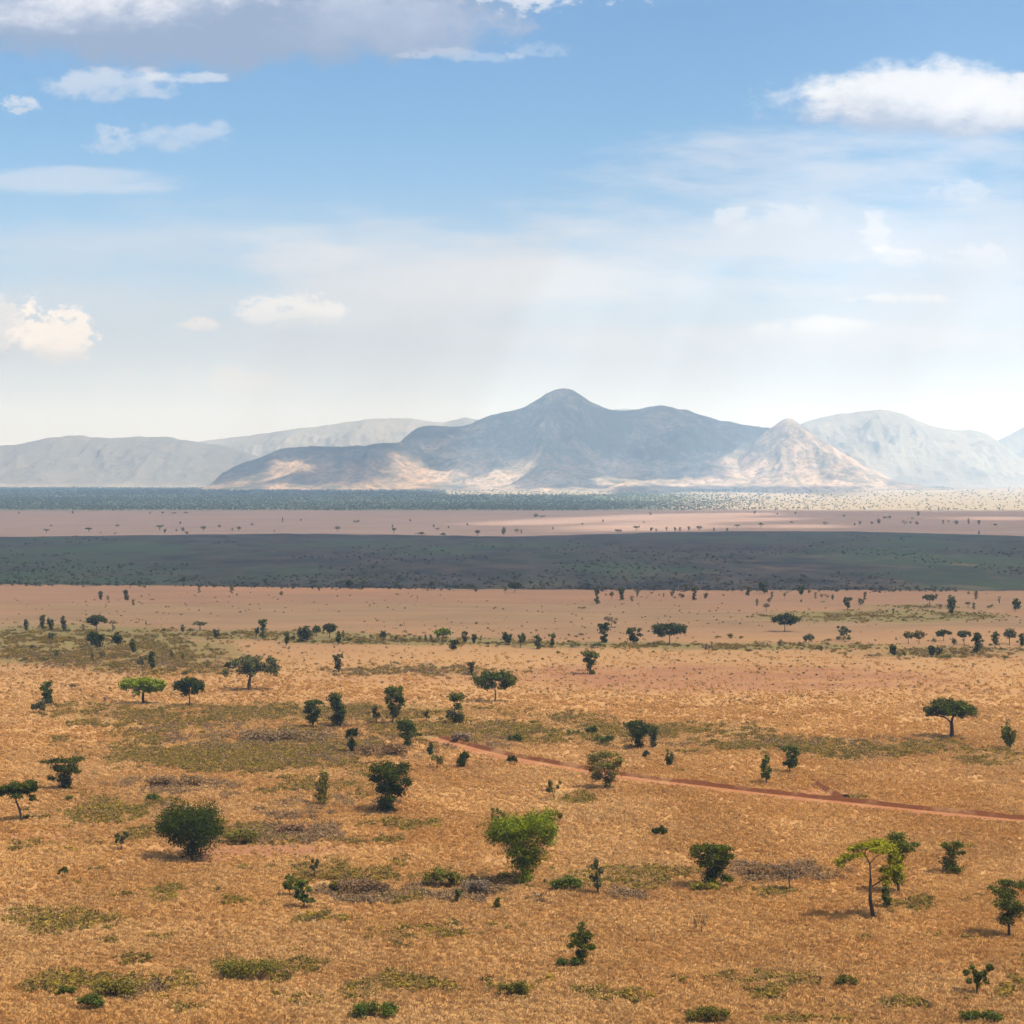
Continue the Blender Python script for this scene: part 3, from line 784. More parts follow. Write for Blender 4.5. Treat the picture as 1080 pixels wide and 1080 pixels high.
P(355, 767, 24, 35, 'column', 'deep', 'taller dense dark tree, right one of the close pair left of centre', dens=1.1)
P(371, 795, 17, 27, 'vase', 'deep', 'small dark flaring tree below the close pair of dark trees')
P(415, 764, 28, 40, 'vase', 'dark', 'dark flaring tree with a shaggy crown above the forked dark trees', dens=1.0)
P(429.5, 788, 22, 31, 'custom', 'dark', 'dark tree with one low side bough below the shaggy flaring tree', clumps=
  [(-3, 27, 8, 3.5), (4, 24, 7, 4), (-4, 20, 8, 4), (4, 17, 7, 4), (12, 14, 5, 2), (-1, 11, 7, 4), (0, 5, 5, 4)])
P(397.5, 763, 10, 18, 'open', 'greygreen', 'thin grey-green sapling close left of the shaggy flaring tree', name='sapling', cat='sapling')
P(480, 764, 20, 35, 'custom', 'mid', 'tree of two stacked leafy lobes on a bent stem near centre', clumps=
  [(4, 30, 8, 4), (-1, 27, 5, 3.5), (2, 20, 5, 3.5), (-4, 11, 6, 4.5), (3, 9, 6, 4.5), (1, 4, 5, 4)])
P(522, 740, 43, 32, 'dome', 'dark', 'broad round-topped dark acacia standing alone on open grass near centre', dens=1.05, fork=.4, name='acacia_tree')
P(496.5, 712, 11, 14, 'tiers', 'greygreen', 'small two-lobed grey-green tree above the round-topped central acacia')
P(622, 711, 17, 26, 'custom', 'mid', 'top-heavy tree with a pinched waist alone on red soil near centre', clumps=
  [(-3, 22, 7, 3.5), (4, 20, 6, 4), (-2, 15, 6, 3.5), (3, 13, 5, 3), (0, 8, 3, 3), (1, 3, 4, 3.5)])
P(487.5, 810, 17, 19, 'round', 'deep', 'small rounded dark tree in front of the start of the dirt track', dens=1.1)
P(454, 797, 7, 13, 'column', 'dark', 'tiny dark upright bush left of the start of the dirt track', name='bush', cat='bush')
P(461, 811, 13, 16, 'open', 'olive', 'thin olive shrub left of the small rounded dark track tree', name='shrub', cat='shrub')
P(638, 832, 39, 40, 'custom', 'olive', 'airy olive tree standing across the dirt track', clumps=
  [(-11, 34, 8, 4), (3, 36, 12, 4.5), (14, 30, 7, 4.5), (-6, 28, 10, 5), (7, 25, 10, 5), (-9, 18, 8, 6), (6, 15, 8, 5), (-10, 11, 6, 4), (3, 8, 6, 4)], dens=.75, fork=.3)
P(646, 833, 4, 5, 'mound', 'deep', 'tiny black-green shrub at the foot of the airy olive tree')
P(672, 790, 30, 29, 'custom', 'deep', 'dark funnel-shaped tree with a flat top right of centre', clumps=
  [(-9, 26, 7, 3), (1, 27, 9, 3.5), (10, 23, 7, 4), (0, 20, 11, 5), (2, 13, 7, 5), (2, 6, 5, 5)], dens=1.1)
P(688.5, 789, 12, 22, 'column', 'greygreen', 'pale grey-green bush pressed against the dark funnel-shaped tree', name='bush', cat='bush')
P(682, 800, 8, 10, 'mound', 'greygreen', 'small grey-green shrub just below the dark funnel-shaped tree')
P(706, 808, 11, 16, 'round', 'mid', 'small green bush above the track right of the funnel-shaped tree', name='bush', cat='bush')
P(808, 828, 17, 30, 'sapling', 'mid', 'slender sapling, the left one of two above the dirt track')
P(833, 816, 25, 30, 'vase', 'mid', 'rounder small tree, right one of two above the dirt track', dens=.85)
P(1003.5, 778, 52, 38, 'umbrella', 'dark', 'wide dark umbrella acacia standing alone at right', dens=1.25, fork=.42, trunk_r=.45)
P(1065, 790, 20, 28, 'round', 'mid', 'small round-headed tree on a stalk near the right edge', fork=.35)
P(695.5, 882, 18, 13, 'mound', 'deep', 'low dark shrub alone on golden grass right of the bright tree', dens=1.2)
P(340, 850, 20, 36, 'column', 'olive', 'olive shaggy bush left of the many-lobed dark tree', dens=.8, name='bush', cat='bush')
P(357, 709, 14, 19, 'vase', 'greygreen', 'small grey-green tree alone on pink grass right of the spreading tree', fork=.35)
P(320, 958, 26, 30, 'sapling', 'green', 'green sapling with a dark foot in the lower left', dens=1.1)
P(305, 946, 22, 24, 'open', 'green', 'light green wispy bush beside the lower-left sapling', name='bush', cat='bush')
P(332, 926, 10, 22, 'open', 'greygreen', 'thin grey twiggy sapling above the lower-left green sapling', name='sapling', cat='sapling')
P(353, 943, 15, 15, 'round', 'olive', 'rounded olive shrub right of the lower-left sapling', name='shrub', cat='shrub')
P(630, 944, 16, 38, 'sapling', 'greygreen', 'thin grey-green sapling right of the large bright green tree')
P(598, 940, 36, 18, 'mound', 'green', 'dark-centred green shrub right of the foot of the bright tree', dens=1.1)
P(526, 872, 18, 20, 'open', 'olive', 'wispy olive bush behind the left shoulder of the bright tree', name='bush', cat='bush')
P(586, 868, 16, 15, 'open', 'olive', 'wispy brown-olive bush behind the right shoulder of the bright tree', name='bush', cat='bush')
P(584, 844, 16, 22, 'open', 'olive', 'sparse olive sapling alone on grass above the bright tree', name='sapling', cat='sapling')
P(525, 959, 9, 12, 'column', 'mid', 'tiny upright green bush below the foot of the bright tree', name='bush', cat='bush')
P(483, 953, 8, 15, 'sapling', 'mid', 'tiny stalked green sapling lower left of the bright tree')
P(128, 897, 17, 20, 'open', 'greygreen', 'pale grey-green shrub left of the heart-shaped dark tree', name='shrub', cat='shrub')
P(66, 927, 12, 14, 'open', 'mid', 'small wispy green plant alone on grass at lower left', name='bush', cat='bush')
P(72, 846, 12, 9, 'mound', 'green', 'small green shrub below the layered left-edge tree')
P(160, 846, 22, 10, 'mound', 'green', 'low green shrub just above the heart-shaped dark tree')
P(740, 985, 19, 22, 'open', 'brown', 'leafless brown twiggy shrub below the layered dark tree', dens=.3, name='shrub', cat='shrub')
P(832, 940, 32, 36, 'open', 'grey', 'leafless grey twiggy shrub between layered tree and tall acacia', dens=.28, name='shrub', cat='shrub')
P(893, 1042, 24, 16, 'mound', 'olive', 'low olive shrub in the grass below the tall acacia')
P(1030, 1050, 34, 34, 'open', 'green', 'straggly green bush near the bottom right corner', dens=.7, name='bush', cat='bush')
P(748, 1079, 46, 22, 'mound', 'olive', 'olive green shrub at the bottom edge right of centre')
P(540, 1052, 36, 22, 'mound', 'olive', 'olive shrub at bottom centre below the lone slender sapling')
P(275, 1032, 92, 24, 'mound', 'olive', 'long low olive thicket near the bottom left', name='thicket', cat='thicket', dens=.7)
P(70, 1050, 20, 12, 'mound', 'mid', 'small dark-hearted shrub near the bottom left corner')
P(125, 1054, 60, 24, 'mound', 'olive', 'broad brownish olive shrub near the bottom left corner', dens=.7)
P(95, 1066, 34, 20, 'mound', 'green', 'green leafy shrub nearest the bottom left corner', dens=.8)
P(395, 1076, 50, 24, 'mound', 'green', 'broad green shrub at the bottom edge left of centre', dens=.7)
P(1035, 1079, 50, 16, 'mound', 'green', 'green shrub at the bottom edge near the right corner', dens=.8)
P(185, 830, 66, 16, 'mound', 'brown', 'long grey-brown thicket of dead scrub above the heart-shaped tree', name='thicket', cat='thicket', dens=.9)
P(300, 782, 100, 15, 'mound', 'brown', 'wide greyish dead thicket in the scrub left of centre', name='thicket', cat='thicket', dens=.6)
P(405, 797, 60, 15, 'mound', 'brown', 'purplish brown dead thicket between the small dark trees', name='thicket', cat='thicket', dens=.8)
P(486, 783, 24, 14, 'mound', 'grey', 'grey dead thicket at the head of the dirt track', name='thicket', cat='thicket', dens=.8)
P(310, 880, 44, 14, 'mound', 'brown', 'grey-brown thicket right of the heart-shaped dark tree', name='thicket', cat='thicket', dens=.7)
P(256, 890, 40, 18, 'mound', 'olive', 'pale olive shrub on red soil beside the heart-shaped tree', dens=.6)
P(385, 944, 60, 20, 'mound', 'brown', 'greyish dead thicket left of the large bright tree', name='thicket', cat='thicket', dens=.7)
P(466, 936, 46, 24, 'mound', 'olive', 'mixed olive thicket left of the foot of the bright tree', name='thicket', cat='thicket', dens=.8)
P(500, 945, 34, 22, 'mound', 'grey', 'grey rounded bush by the left foot of the bright tree', dens=.7, name='bush', cat='bush')
P(810, 925, 80, 16, 'mound', 'brown', 'long low grey-brown thicket right of the layered dark tree', name='thicket', cat='thicket', dens=.55)
P(76, 727, 14, 8, 'mound', 'brown', 'small brown-grey shrub alone on grass left of the umbrella acacia')
P(111, 741, 9, 8, 'mound', 'brown', 'tiny brown shrub just left of the bright umbrella acacia')
P(631, 783, 15, 9, 'mound', 'green', 'left of two rounded green shrubs beside the olive track tree')
P(641, 785, 15, 12, 'mound', 'green', 'right of two rounded green shrubs beside the olive track tree')
P(625, 775, 16, 12, 'mound', 'mid', 'dark green shrub behind the two rounded green shrubs')
P(604, 776, 16, 9, 'mound', 'green', 'green shrub in the scrub left of the two rounded green shrubs')
P(545, 783, 20, 10, 'mound', 'green', 'low green shrub in the scrub strip above the dirt track')
P(560, 764, 9, 5, 'mound', 'dark', 'small dark mounded shrub on grass above the scrub strip')
P(540, 806, 11, 11, 'mound', 'dark', 'small dark shrub standing on the edge of the dirt track')
P(450, 762, 8, 14, 'open', 'greygreen', 'small thin grey sapling left of the two-lobed bent tree', name='sapling', cat='sapling')
P(285, 783, 14, 8, 'mound', 'deep', 'tiny black-green shrub inside the wide dead thicket')

# ---------------- belt of trees across the middle of the plain: (x, y, w, h, style, colour)
BELT_B = [(28, 665, 6, 11, 'column', 'greygreen'), (45, 664, 8, 15, 'column', 'mid'), (54, 665, 10, 14, 'round', 'mid'), (67, 666, 7, 16, 'column', 'greygreen'), (72, 668, 7, 6, 'mound', 'mid'),
 (88, 666, 5, 8, 'column', 'greygreen'), (102, 665, 21, 16, 'dome', 'deep'), (102, 683, 25, 18, 'round', 'deep'), (118.5, 666, 7, 13, 'open', 'grey'), (124, 681, 15, 14, 'round', 'deep'), (140, 688, 9, 14, 'column', 'dark'),
 (59.5, 693, 8, 9, 'round', 'mid'), (97, 696, 6, 9, 'round', 'mid'), (108, 696, 8, 9, 'open', 'greygreen'), (160.5, 706, 9, 19, 'column', 'deep'), (150, 707, 11, 15, 'open', 'greygreen'), (54, 679, 6, 13, 'open', 'greygreen'),
 (173, 667, 8, 5, 'mound', 'mid'), (26, 699, 8, 7, 'mound', 'mid'), (154, 659, 3.5, 3, 'mound', 'dark'), (47, 698, 14, 5, 'mound', 'mid'), (34, 684, 12, 5, 'mound', 'greygreen'),
 (193, 667, 7, 9, 'round', 'dark'), (211, 665, 16, 9, 'umbrella', 'dark'), (201, 667, 8, 5, 'mound', 'dark'), (228, 673, 9, 10, 'round', 'greygreen'), (277, 674, 11, 21, 'tiers', 'dark'), (270, 673, 6, 11, 'open', 'greygreen'),
 (247, 669, 8, 4, 'mound', 'mid'), (302, 681, 8, 14, 'vase', 'dark'), (321, 677, 18, 18, 'round', 'dark'), (309, 676, 7, 7, 'mound', 'dark'), (334, 671, 8, 11, 'dome', 'mid'), (348, 673, 15, 16, 'dome', 'mid'), (331, 679, 9, 5, 'mound', 'green'),
 (357, 680, 8, 14, 'round', 'dark'), (192.5, 697, 6, 9, 'round', 'mid'), (218, 706, 4, 6, 'column', 'dark'), (181, 694, 6, 9, 'round', 'dark'), (196, 712, 13, 6, 'mound', 'mid'), (240, 708, 8, 10, 'open', 'dark'),
 (362, 674, 5, 9, 'column', 'dark'), (404, 676, 6, 10, 'dome', 'greygreen'), (418, 676, 5, 7, 'round', 'greygreen'), (443, 677, 5, 7, 'open', 'mid'), (449, 677, 4, 8, 'column', 'mid'), (454.5, 677, 4.5, 8, 'column', 'mid'),
 (467, 677.5, 18, 15, 'dome', 'bright'), (490, 678, 8, 12, 'vase', 'dark'), (478.5, 686, 13, 11, 'vase', 'deep'), (500, 679, 6, 10, 'vase', 'mid'), (507, 678, 4.5, 8, 'open', 'mid'), (535.5, 680, 12, 14, 'round', 'deep'),
 (391, 674, 6, 6, 'mound', 'green'), (382, 679, 16, 5, 'mound', 'mid'), (425, 677, 8, 5, 'mound', 'greygreen'), (515, 681, 9, 5, 'mound', 'green'), (525, 684, 4, 6, 'open', 'greygreen'), (427, 672, 3, 3, 'mound', 'dark'), (370, 676, 8, 4, 'mound', 'mid'),
 (549, 683, 12, 16, 'open', 'mid'), (568, 684.5, 10, 15, 'column', 'mid'), (582, 682.5, 10, 14, 'vase', 'mid'), (588.5, 691, 5, 6, 'mound', 'mid'), (607, 683, 12, 5, 'mound', 'mid'), (630, 683, 18, 6, 'mound', 'green'), (600, 671, 4, 3, 'mound', 'dark'),
 (608, 672.5, 6, 3, 'mound', 'deep'), (613, 671, 7, 4, 'mound', 'deep'), (637, 678, 15, 21, 'tiers', 'deep'), (645, 662, 16, 14, 'open', 'grey'), (669, 679, 20, 17, 'vase', 'deep'), (706, 680, 37, 23, 'dome', 'dark'),
 (827.5, 666, 30, 18, 'dome', 'deep'), (823, 682, 8, 9, 'round', 'grey'), (853, 680, 12, 11, 'dome', 'greygreen'), (770, 673, 11, 6, 'mound', 'dark'), (757, 673, 9, 3, 'mound', 'dark'), (782, 673.5, 7, 3, 'mound', 'dark'),
 (890, 675, 16, 17, 'open', 'greygreen'), (891, 677, 18, 8, 'mound', 'mid'), (866, 687.5, 5, 6, 'vase', 'deep'), (874, 677, 8, 4, 'mound', 'mid'), (748, 690, 12, 15, 'open', 'grey'), (789, 687, 9, 3, 'mound', 'mid'), (725, 683, 8, 4, 'mound', 'mid'),
 (958, 679, 10, 13, 'dome', 'olive'), (969, 679.5, 12, 14, 'dome', 'olive'), (995, 676, 17, 12, 'dome', 'deep'), (1006, 680, 10, 8, 'round', 'deep'), (1017, 680, 16, 14, 'umbrella', 'dark'), (1031, 689, 14, 22, 'column', 'deep'), (985, 679, 6, 7, 'mound', 'mid'),
 (942, 692, 10, 12, 'round', 'deep'), (953.5, 693, 6, 6, 'mound', 'deep'), (948, 693, 8, 4, 'mound', 'green'), (983, 693, 9, 13, 'round', 'deep'), (989, 693, 9, 11, 'open', 'greygreen'), (998, 696, 13, 7, 'mound', 'green'), (1050, 680.5, 9, 14, 'column', 'mid'),
 (1065, 679, 13, 15, 'dome', 'greygreen'), (1078, 681, 7, 13, 'column', 'dark'), (1073, 679.5, 4, 5, 'mound', 'dark'), (1045, 682, 6, 4, 'mound', 'dark'), (920, 693, 20, 4, 'mound', 'brown'), (1057, 687, 10, 5, 'mound', 'greygreen'), (1060, 695, 16, 4, 'mound', 'mid')]
BELT_A = [(106, 633, 5, 9.5, 'vase', 'greygreen'), (113.5, 634, 4, 6, 'vase', 'greygreen'), (133, 633, 6, 10, 'column', 'greygreen'), (140.5, 639, 5, 7, 'vase', 'greygreen'), (160, 633, 8, 1.6, 'mound', 'dark'),
 (193.5, 618, 8, 9.4, 'dome', 'dark'), (210, 625.5, 5, 9, 'column', 'greygreen'), (244.5, 626, 6, 9, 'column', 'greygreen'), (250, 628.5, 3, 3, 'mound', 'greygreen'), (296.5, 628.5, 5, 6, 'round', 'mid'), (331, 618, 9, 6, 'umbrella', 'dark'),
 (336.5, 623.5, 6, 7, 'vase', 'mid'), (368.5, 622, 8, 10, 'dome', 'deep'), (383.5, 620.5, 8, 9, 'dome', 'dark'), (418, 620.5, 8, 8, 'round', 'dark'), (455, 622, 9, 9.4, 'dome', 'dark'), (502, 624.5, 7, 6, 'round', 'dark'), (497, 619.5, 9, 4, 'mound', 'dark'),
 (419, 627.5, 6, 1.8, 'mound', 'dark'), (543, 625, 14, 11, 'dome', 'deep'), (533, 627, 4, 8, 'open', 'greygreen'), (618.5, 621.5, 9, 7, 'dome', 'dark'), (629.5, 637, 8, 19, 'tiers', 'greygreen'), (645, 632, 6, 8, 'dome', 'greygreen'),
 (655.5, 632.5, 8, 12, 'tiers', 'dark'), (666.5, 634.5, 6, 6, 'vase', 'greygreen'), (672, 630, 7, 9.4, 'vase', 'greygreen'), (690, 624, 6, 7, 'vase', 'dark'), (709, 628.5, 7, 7, 'round', 'greygreen'), (711.5, 631.5, 4, 3, 'mound', 'greygreen'),
 (719, 630.5, 9, 6, 'round', 'dark'), (639, 628.5, 3, 3, 'mound', 'greygreen'), (700, 630, 2.5, 5, 'column', 'greygreen'), (695, 628.5, 3, 2.5, 'mound', 'greygreen'), (614, 642, 11, 2.4, 'mound', 'greygreen'), (656, 638, 5, 2.4, 'mound', 'greygreen'),
 (723.5, 622.5, 7, 7, 'round', 'dark'), (732, 633, 7, 14, 'tiers', 'greygreen'), (744.5, 631.5, 8, 7.5, 'round', 'greygreen'), (763, 629, 3, 3, 'mound', 'greygreen'), (773, 626, 4, 7, 'open', 'dark'), (789, 628, 4, 10, 'column', 'greygreen'), (806, 626, 13, 12, 'vase', 'deep'),
 (798.5, 639.5, 5, 8, 'column', 'greygreen'), (808, 645, 9, 9.4, 'dome', 'grey'), (811, 635.5, 5, 6, 'round', 'greygreen'), (814, 632, 5, 8, 'column', 'greygreen'), (827.5, 632, 4, 7, 'open', 'greygreen'), (845, 628, 9, 10, 'vase', 'dark'), (845, 635.5, 3, 4, 'round', 'dark'),
 (853, 627.5, 3, 6, 'open', 'greygreen'), (860, 631.5, 4, 7, 'column', 'greygreen'), (867, 631, 5, 5, 'open', 'greygreen'), (872, 631.5, 5, 5, 'open', 'greygreen'), (878, 633, 5, 7, 'round', 'dark'), (883, 623.5, 6, 5, 'mound', 'dark'), (894, 643, 11, 13, 'vase', 'dark'), (868, 635.5, 6, 2, 'mound', 'greygreen'),
 (908, 638, 10, 8, 'round', 'dark'), (912, 633, 6, 9, 'column', 'dark'), (980.5, 640.5, 16, 13, 'umbrella', 'dark'), (1004, 648, 12, 20, 'round', 'dark'), (1002, 631, 5, 5, 'mound', 'greygreen'), (1021.5, 627.5, 4, 4, 'mound', 'dark'), (1029.5, 632.5, 6, 9.4, 'column', 'dark'),
 (1021, 641, 7, 6, 'umbrella', 'dark'), (1027, 643, 5, 8, 'column', 'dark'), (1054, 637, 4, 8, 'vase', 'greygreen'), (1071, 644.5, 11, 13, 'round', 'dark'), (1043, 642, 8, 4, 'mound', 'greygreen'), (1046, 640, 4, 3, 'mound', 'dark'), (992, 640.5, 5, 3.5, 'mound', 'greygreen'),
 (935.5, 646.5, 4, 4, 'mound', 'dark'), (942, 647, 4, 5, 'vase', 'deep'), (946.5, 646.5, 4, 3, 'mound', 'dark'), (957, 646, 5, 3, 'mound', 'mid'), (1032.5, 648, 4, 3, 'mound', 'dark'), (962.5, 652, 5, 3, 'mound', 'mid'), (1054, 656, 4, 3, 'mound', 'brown'),
 (985, 625, 4, 2.5, 'mound', 'dark'), (957, 642, 9, 2, 'mound', 'mid')]
FARP = [(49, 562, 7, 4, 'umbrella'), (53.5, 555.5, 4, 2.6, 'mound'), (76.5, 542, 3.5, 3.4, 'round'), (93.5, 561, 8, 5, 'dome'), (124, 555.5, 7, 2.6, 'mound'), (106, 562.5, 2, 2.2, 'round'), (121.5, 563.5, 4, 2.4, 'mound'), (168.5, 559, 11, 5, 'umbrella'), (174, 562, 5, 5, 'round'),
 (158, 542, 3, 2.2, 'round'), (171.5, 541.5, 4, 2.4, 'round'), (186, 560.5, 3, 3.2, 'round'), (190, 553, 3.4, 3.2, 'round'), (193, 560.5, 5, 5.4, 'round'), (197, 564, 7, 4.4, 'mound'), (214.5, 560, 7, 5.4, 'dome'), (231.5, 556.5, 5, 3.4, 'mound'), (252, 560, 7, 5, 'dome'), (245, 560, 2.4, 3.4, 'column'),
 (266, 554.5, 4.6, 3.2, 'mound'), (298, 551, 2.4, 5.4, 'column'), (317, 549.5, 2.4, 3, 'round'), (356, 560.5, 6.5, 5.4, 'dome'), (289, 561, 2, 2.4, 'round'), (376, 551.5, 7.5, 3.4, 'mound'), (414, 556, 3, 3, 'round'), (415.5, 563, 6.5, 6, 'umbrella'), (432.5, 550, 3, 2.8, 'round'), (444.5, 565, 10, 5, 'mound'),
 (457.5, 556.5, 4, 3.4, 'vase'), (461.5, 560, 6, 3.2, 'umbrella'), (473, 557.5, 3, 3, 'round'), (467, 565.5, 10, 4.2, 'mound'), (504, 565, 8, 6, 'dome'), (531, 564, 7.5, 8.5, 'round'), (493, 554.5, 3, 3, 'round'), (545, 563, 5.5, 5.4, 'dome'), (550, 562.5, 3, 4.2, 'column'),
 (565, 545.5, 7, 4.6, 'round'), (571, 545.5, 12, 2.2, 'mound'), (583, 558.5, 2.6, 3, 'round'), (636, 551, 3, 3.2, 'round'), (652, 561.5, 9, 4.2, 'mound'), (671, 559.5, 8.5, 4.6, 'umbrella'), (687, 560, 5.5, 4.4, 'round'), (692, 561, 4, 3.4, 'vase'), (686, 543.5, 4.2, 4.2, 'round'), (679, 552, 3, 2.6, 'mound'),
 (703, 559.5, 4, 4, 'vase'), (712, 560, 4.4, 4.6, 'round'), (717, 560, 4, 4.4, 'column'), (614, 553.5, 3, 2.4, 'round'), (726.5, 559.5, 4.4, 5.2, 'round'), (737.5, 559.5, 8, 5, 'dome'), (753, 560.5, 3, 4.2, 'column'), (767, 560.5, 3.4, 4.2, 'round'), (777.5, 557, 7, 3.6, 'umbrella'), (802.5, 556, 7, 5, 'open'),
 (839, 542, 4, 3, 'round'), (890, 546, 4.4, 3.4, 'dome'), (870.5, 554, 6, 4.2, 'open'), (796, 542, 4, 4.4, 'round'), (835, 552.5, 4.4, 3.4, 'mound'), (901.5, 554.5, 3.4, 3.4, 'round'), (907, 554, 4, 4.6, 'vase'), (919.5, 553, 4.4, 3.4, 'round'), (927, 552.5, 5.4, 5.8, 'round'), (933, 547.5, 5, 3.4, 'mound'), (938.5, 547.5, 6, 4.4, 'mound'),
 (954, 553.5, 6, 4.6, 'open'), (960, 552.5, 4, 3, 'mound'), (967, 553.5, 5.4, 4.6, 'round'), (968.5, 544.5, 5.6, 5, 'vase'), (994.5, 553, 3.4, 4.6, 'vase'), (1000.5, 551, 2.4, 3, 'round'), (1008.5, 553, 8, 4.4, 'round'), (1021.5, 553, 3.6, 6.4, 'column'), (1032.5, 554, 4.4, 5.4, 'vase'), (1032.5, 565, 3, 5.2, 'vase'),
 (1050, 555, 5.4, 3.2, 'mound'), (962.5, 547.5, 5.4, 2.2, 'mound'), (20, 541.8, 3, 2, 'round'), (184, 541.8, 9, 2, 'mound'), (196, 541.6, 6, 2.2, 'mound'), (1000, 538, 3, 3, 'round'), (1039, 538, 3, 3, 'round'), (1054, 538, 3, 3, 'round'), (911, 537, 3, 3, 'round'), (990, 538.5, 3, 3, 'round'), (820, 543, 3, 2.4, 'round')]
def section(px):
    if px < 230: return 'below left hazy hills'
    if px < 470: return 'below left dark ridge'
    if px < 720: return 'below main peak'
    if px < 880: return 'below pale side peak'
    return 'below right hazy mountain'
def belt(lst, place, group):
    cnt = {}
    for e in sorted(lst, key=lambda e: e[0]):
        x, y, w, h, st = e[:5]; c = e[5] if len(e) > 5 else ('greygreen' if int(x * 7 + y) % 3 else 'dark')
        nm, ct = kind_of(st, h)
        key = (st, CWORD[c], section(x)); cnt.setdefault(key, []).append((x, y, w, h, st, c))
    for (st, cw, sec), L in cnt.items():
        for i, (x, y, w, h, st, c) in enumerate(L):
            nm, ct = kind_of(st, h)
            how = (ORD[i] + ' ') if len(L) > 1 else ''
            lead = ('' if len(L) == 1 else ' from left')
            lab = f"{how}{LOOK[st]} {cw} {ct}{lead} {place}, {sec}"
            P(x, y, w, h, st, c, lab, group=group)
belt(BELT_B, 'in middle tree belt', 'trees and shrubs of the middle belt')
belt(BELT_A, 'by dark strip edge', 'trees and shrubs by the lower edge of the dark strip')
belt(FARP, 'on far pink plain', 'tiny trees on the far pink plain')

# ------------------------------------------------------------------ ground cover nobody could count (instanced)
def gn_scatter(name, pts, scale, rotz, sources, label, cat):
    me = bpy.data.meshes.new(name); me.from_pydata(np.asarray(pts).tolist(), [], [])
    a = me.attributes.new('sc', 'FLOAT', 'POINT'); a.data.foreach_set('value', np.asarray(scale, np.float32))
    a = me.attributes.new('rz', 'FLOAT', 'POINT'); a.data.foreach_set('value', np.asarray(rotz, np.float32))
    a = me.attributes.new('ix', 'INT', 'POINT'); a.data.foreach_set('value', np.arange(len(pts), dtype=np.int32) * 7919 % len(sources))
    ng = bpy.data.node_groups.new(name + '_scatter', 'GeometryNodeTree')
    ng.interface.new_socket('Geometry', in_out='INPUT', socket_type='NodeSocketGeometry')
    ng.interface.new_socket('Geometry', in_out='OUTPUT', socket_type='NodeSocketGeometry')
    N = ng.nodes.new; L = ng.links.new
    gi = N('NodeGroupInput'); go = N('NodeGroupOutput'); ip = N('GeometryNodeInstanceOnPoints')
    g2i = N('GeometryNodeGeometryToInstance')
    for s in reversed(sources):
        oi = N('GeometryNodeObjectInfo'); oi.inputs['Object'].default_value = s
        L(oi.outputs['Geometry'], g2i.inputs[0])
    def na(nm, typ):
        n = N('GeometryNodeInputNamedAttribute'); n.data_type = typ; n.inputs['Name'].default_value = nm
        return n.outputs['Attribute']
    L(gi.outputs[0], ip.inputs['Points']); L(g2i.outputs[0], ip.inputs['Instance'])
    ip.inputs['Pick Instance'].default_value = True
    L(na('ix', 'INT'), ip.inputs['Instance Index'])
    cx = N('ShaderNodeCombineXYZ'); L(na('rz', 'FLOAT'), cx.inputs['Z']); L(cx.outputs[0], ip.inputs['Rotation'])
    L(na('sc', 'FLOAT'), ip.inputs['Scale'])
    L(ip.outputs[0], go.inputs[0])
    o = link(name, me); md = o.modifiers.new('scatter', 'NODES'); md.node_group = ng
    return tag(o, label, cat, kind='stuff')

def source(name, v, f, m):
    return bpy.data.objects.new(name, new_mesh(name, v, f, [m]))

rng = np.random.default_rng(5)
def tuft_mesh(n, h, spread, wid, seed):
    r = np.random.default_rng(seed); V = []; Fc = []
    for i in range(n):
        a = r.uniform(0, 2 * PI); d = r.uniform(0, spread * .5); bx_, by_ = d * math.cos(a), d * math.sin(a)
        ln = h * r.uniform(.5, 1.15); out = r.uniform(.3, 1.15); a2 = a + r.normal() * .6
        tx_, ty_ = bx_ + math.cos(a2) * ln * out, by_ + math.sin(a2) * ln * out
        w = wid * r.uniform(.6, 1.3); px_, py_ = -math.sin(a2) * w, math.cos(a2) * w
        k = len(V)
        V += [(bx_ - px_ * .5, by_ - py_ * .5, -.02), (bx_ + px_ * .5, by_ + py_ * .5, -.02),
              (bx_ * .4 + tx_ * .6 + px_ * .6, by_ * .4 + ty_ * .6 + py_ * .6, ln * .75), (tx_, ty_, ln * (1 - out * .45))]
        Fc.append((k, k + 1, k + 2, k + 3))
    return np.array(V), Fc

# dry grass
M_DRY = inst_material('dry_grass_blades', [(.440, .255, .092), (.500, .300, .114), (.540, .330, .132), (.490, .288, .106), (.560, .360, .160), (.340, .190, .070)], .45, .26, ((.92, .86, .78), (1.08, 1.10, 1.12), (1.0, .93, .80)))
src = [source('grass_tuft', *tuft_mesh(16, .55, .55, .075, 40 + k), M_DRY) for k in range(5)]
def scatter_area(n, y0, y1, power, wide=.36):
    """random ground points between depths y0..y1"""
    u = rng.random(n * 3)
    Y = (y0 ** (2 - power) + u * (y1 ** (2 - power) - y0 ** (2 - power))) ** (1 / (2 - power))
    X = rng.uniform(-1, 1, n * 3) * wide * Y
    return X, Y
X, Y = scatter_area(140000, 185, 700, 1.6)
px_ = 540 + F * X / Y; py_ = HOR + F * H / Y
k = zone(RED, px_, py_) * 1.0
tr_d = np.array([ground(p, q)[1] for p, q in [(500, 791)]])  # keep the track clear
trk = np.array([ground(x, y)[:2] for x, y in [(452, 778), (476, 784), (500, 791), (540, 800.5), (600, 811), (660, 821), (740, 830.5), (800, 838), (880, 846.5), (960, 855.5), (1080, 867), (1200, 878), (1330, 889)]])
def off_track(X, Y):
    best = np.full(X.shape, 1e9)
    for a, b_ in zip(trk[:-1], trk[1:]):
        d = b_ - a; t = np.clip(((X - a[0]) * d[0] + (Y - a[1]) * d[1]) / (d @ d), 0, 1)
        best = np.minimum(best, np.hypot(X - a[0] - t * d[0], Y - a[1] - t * d[1]))
    return best
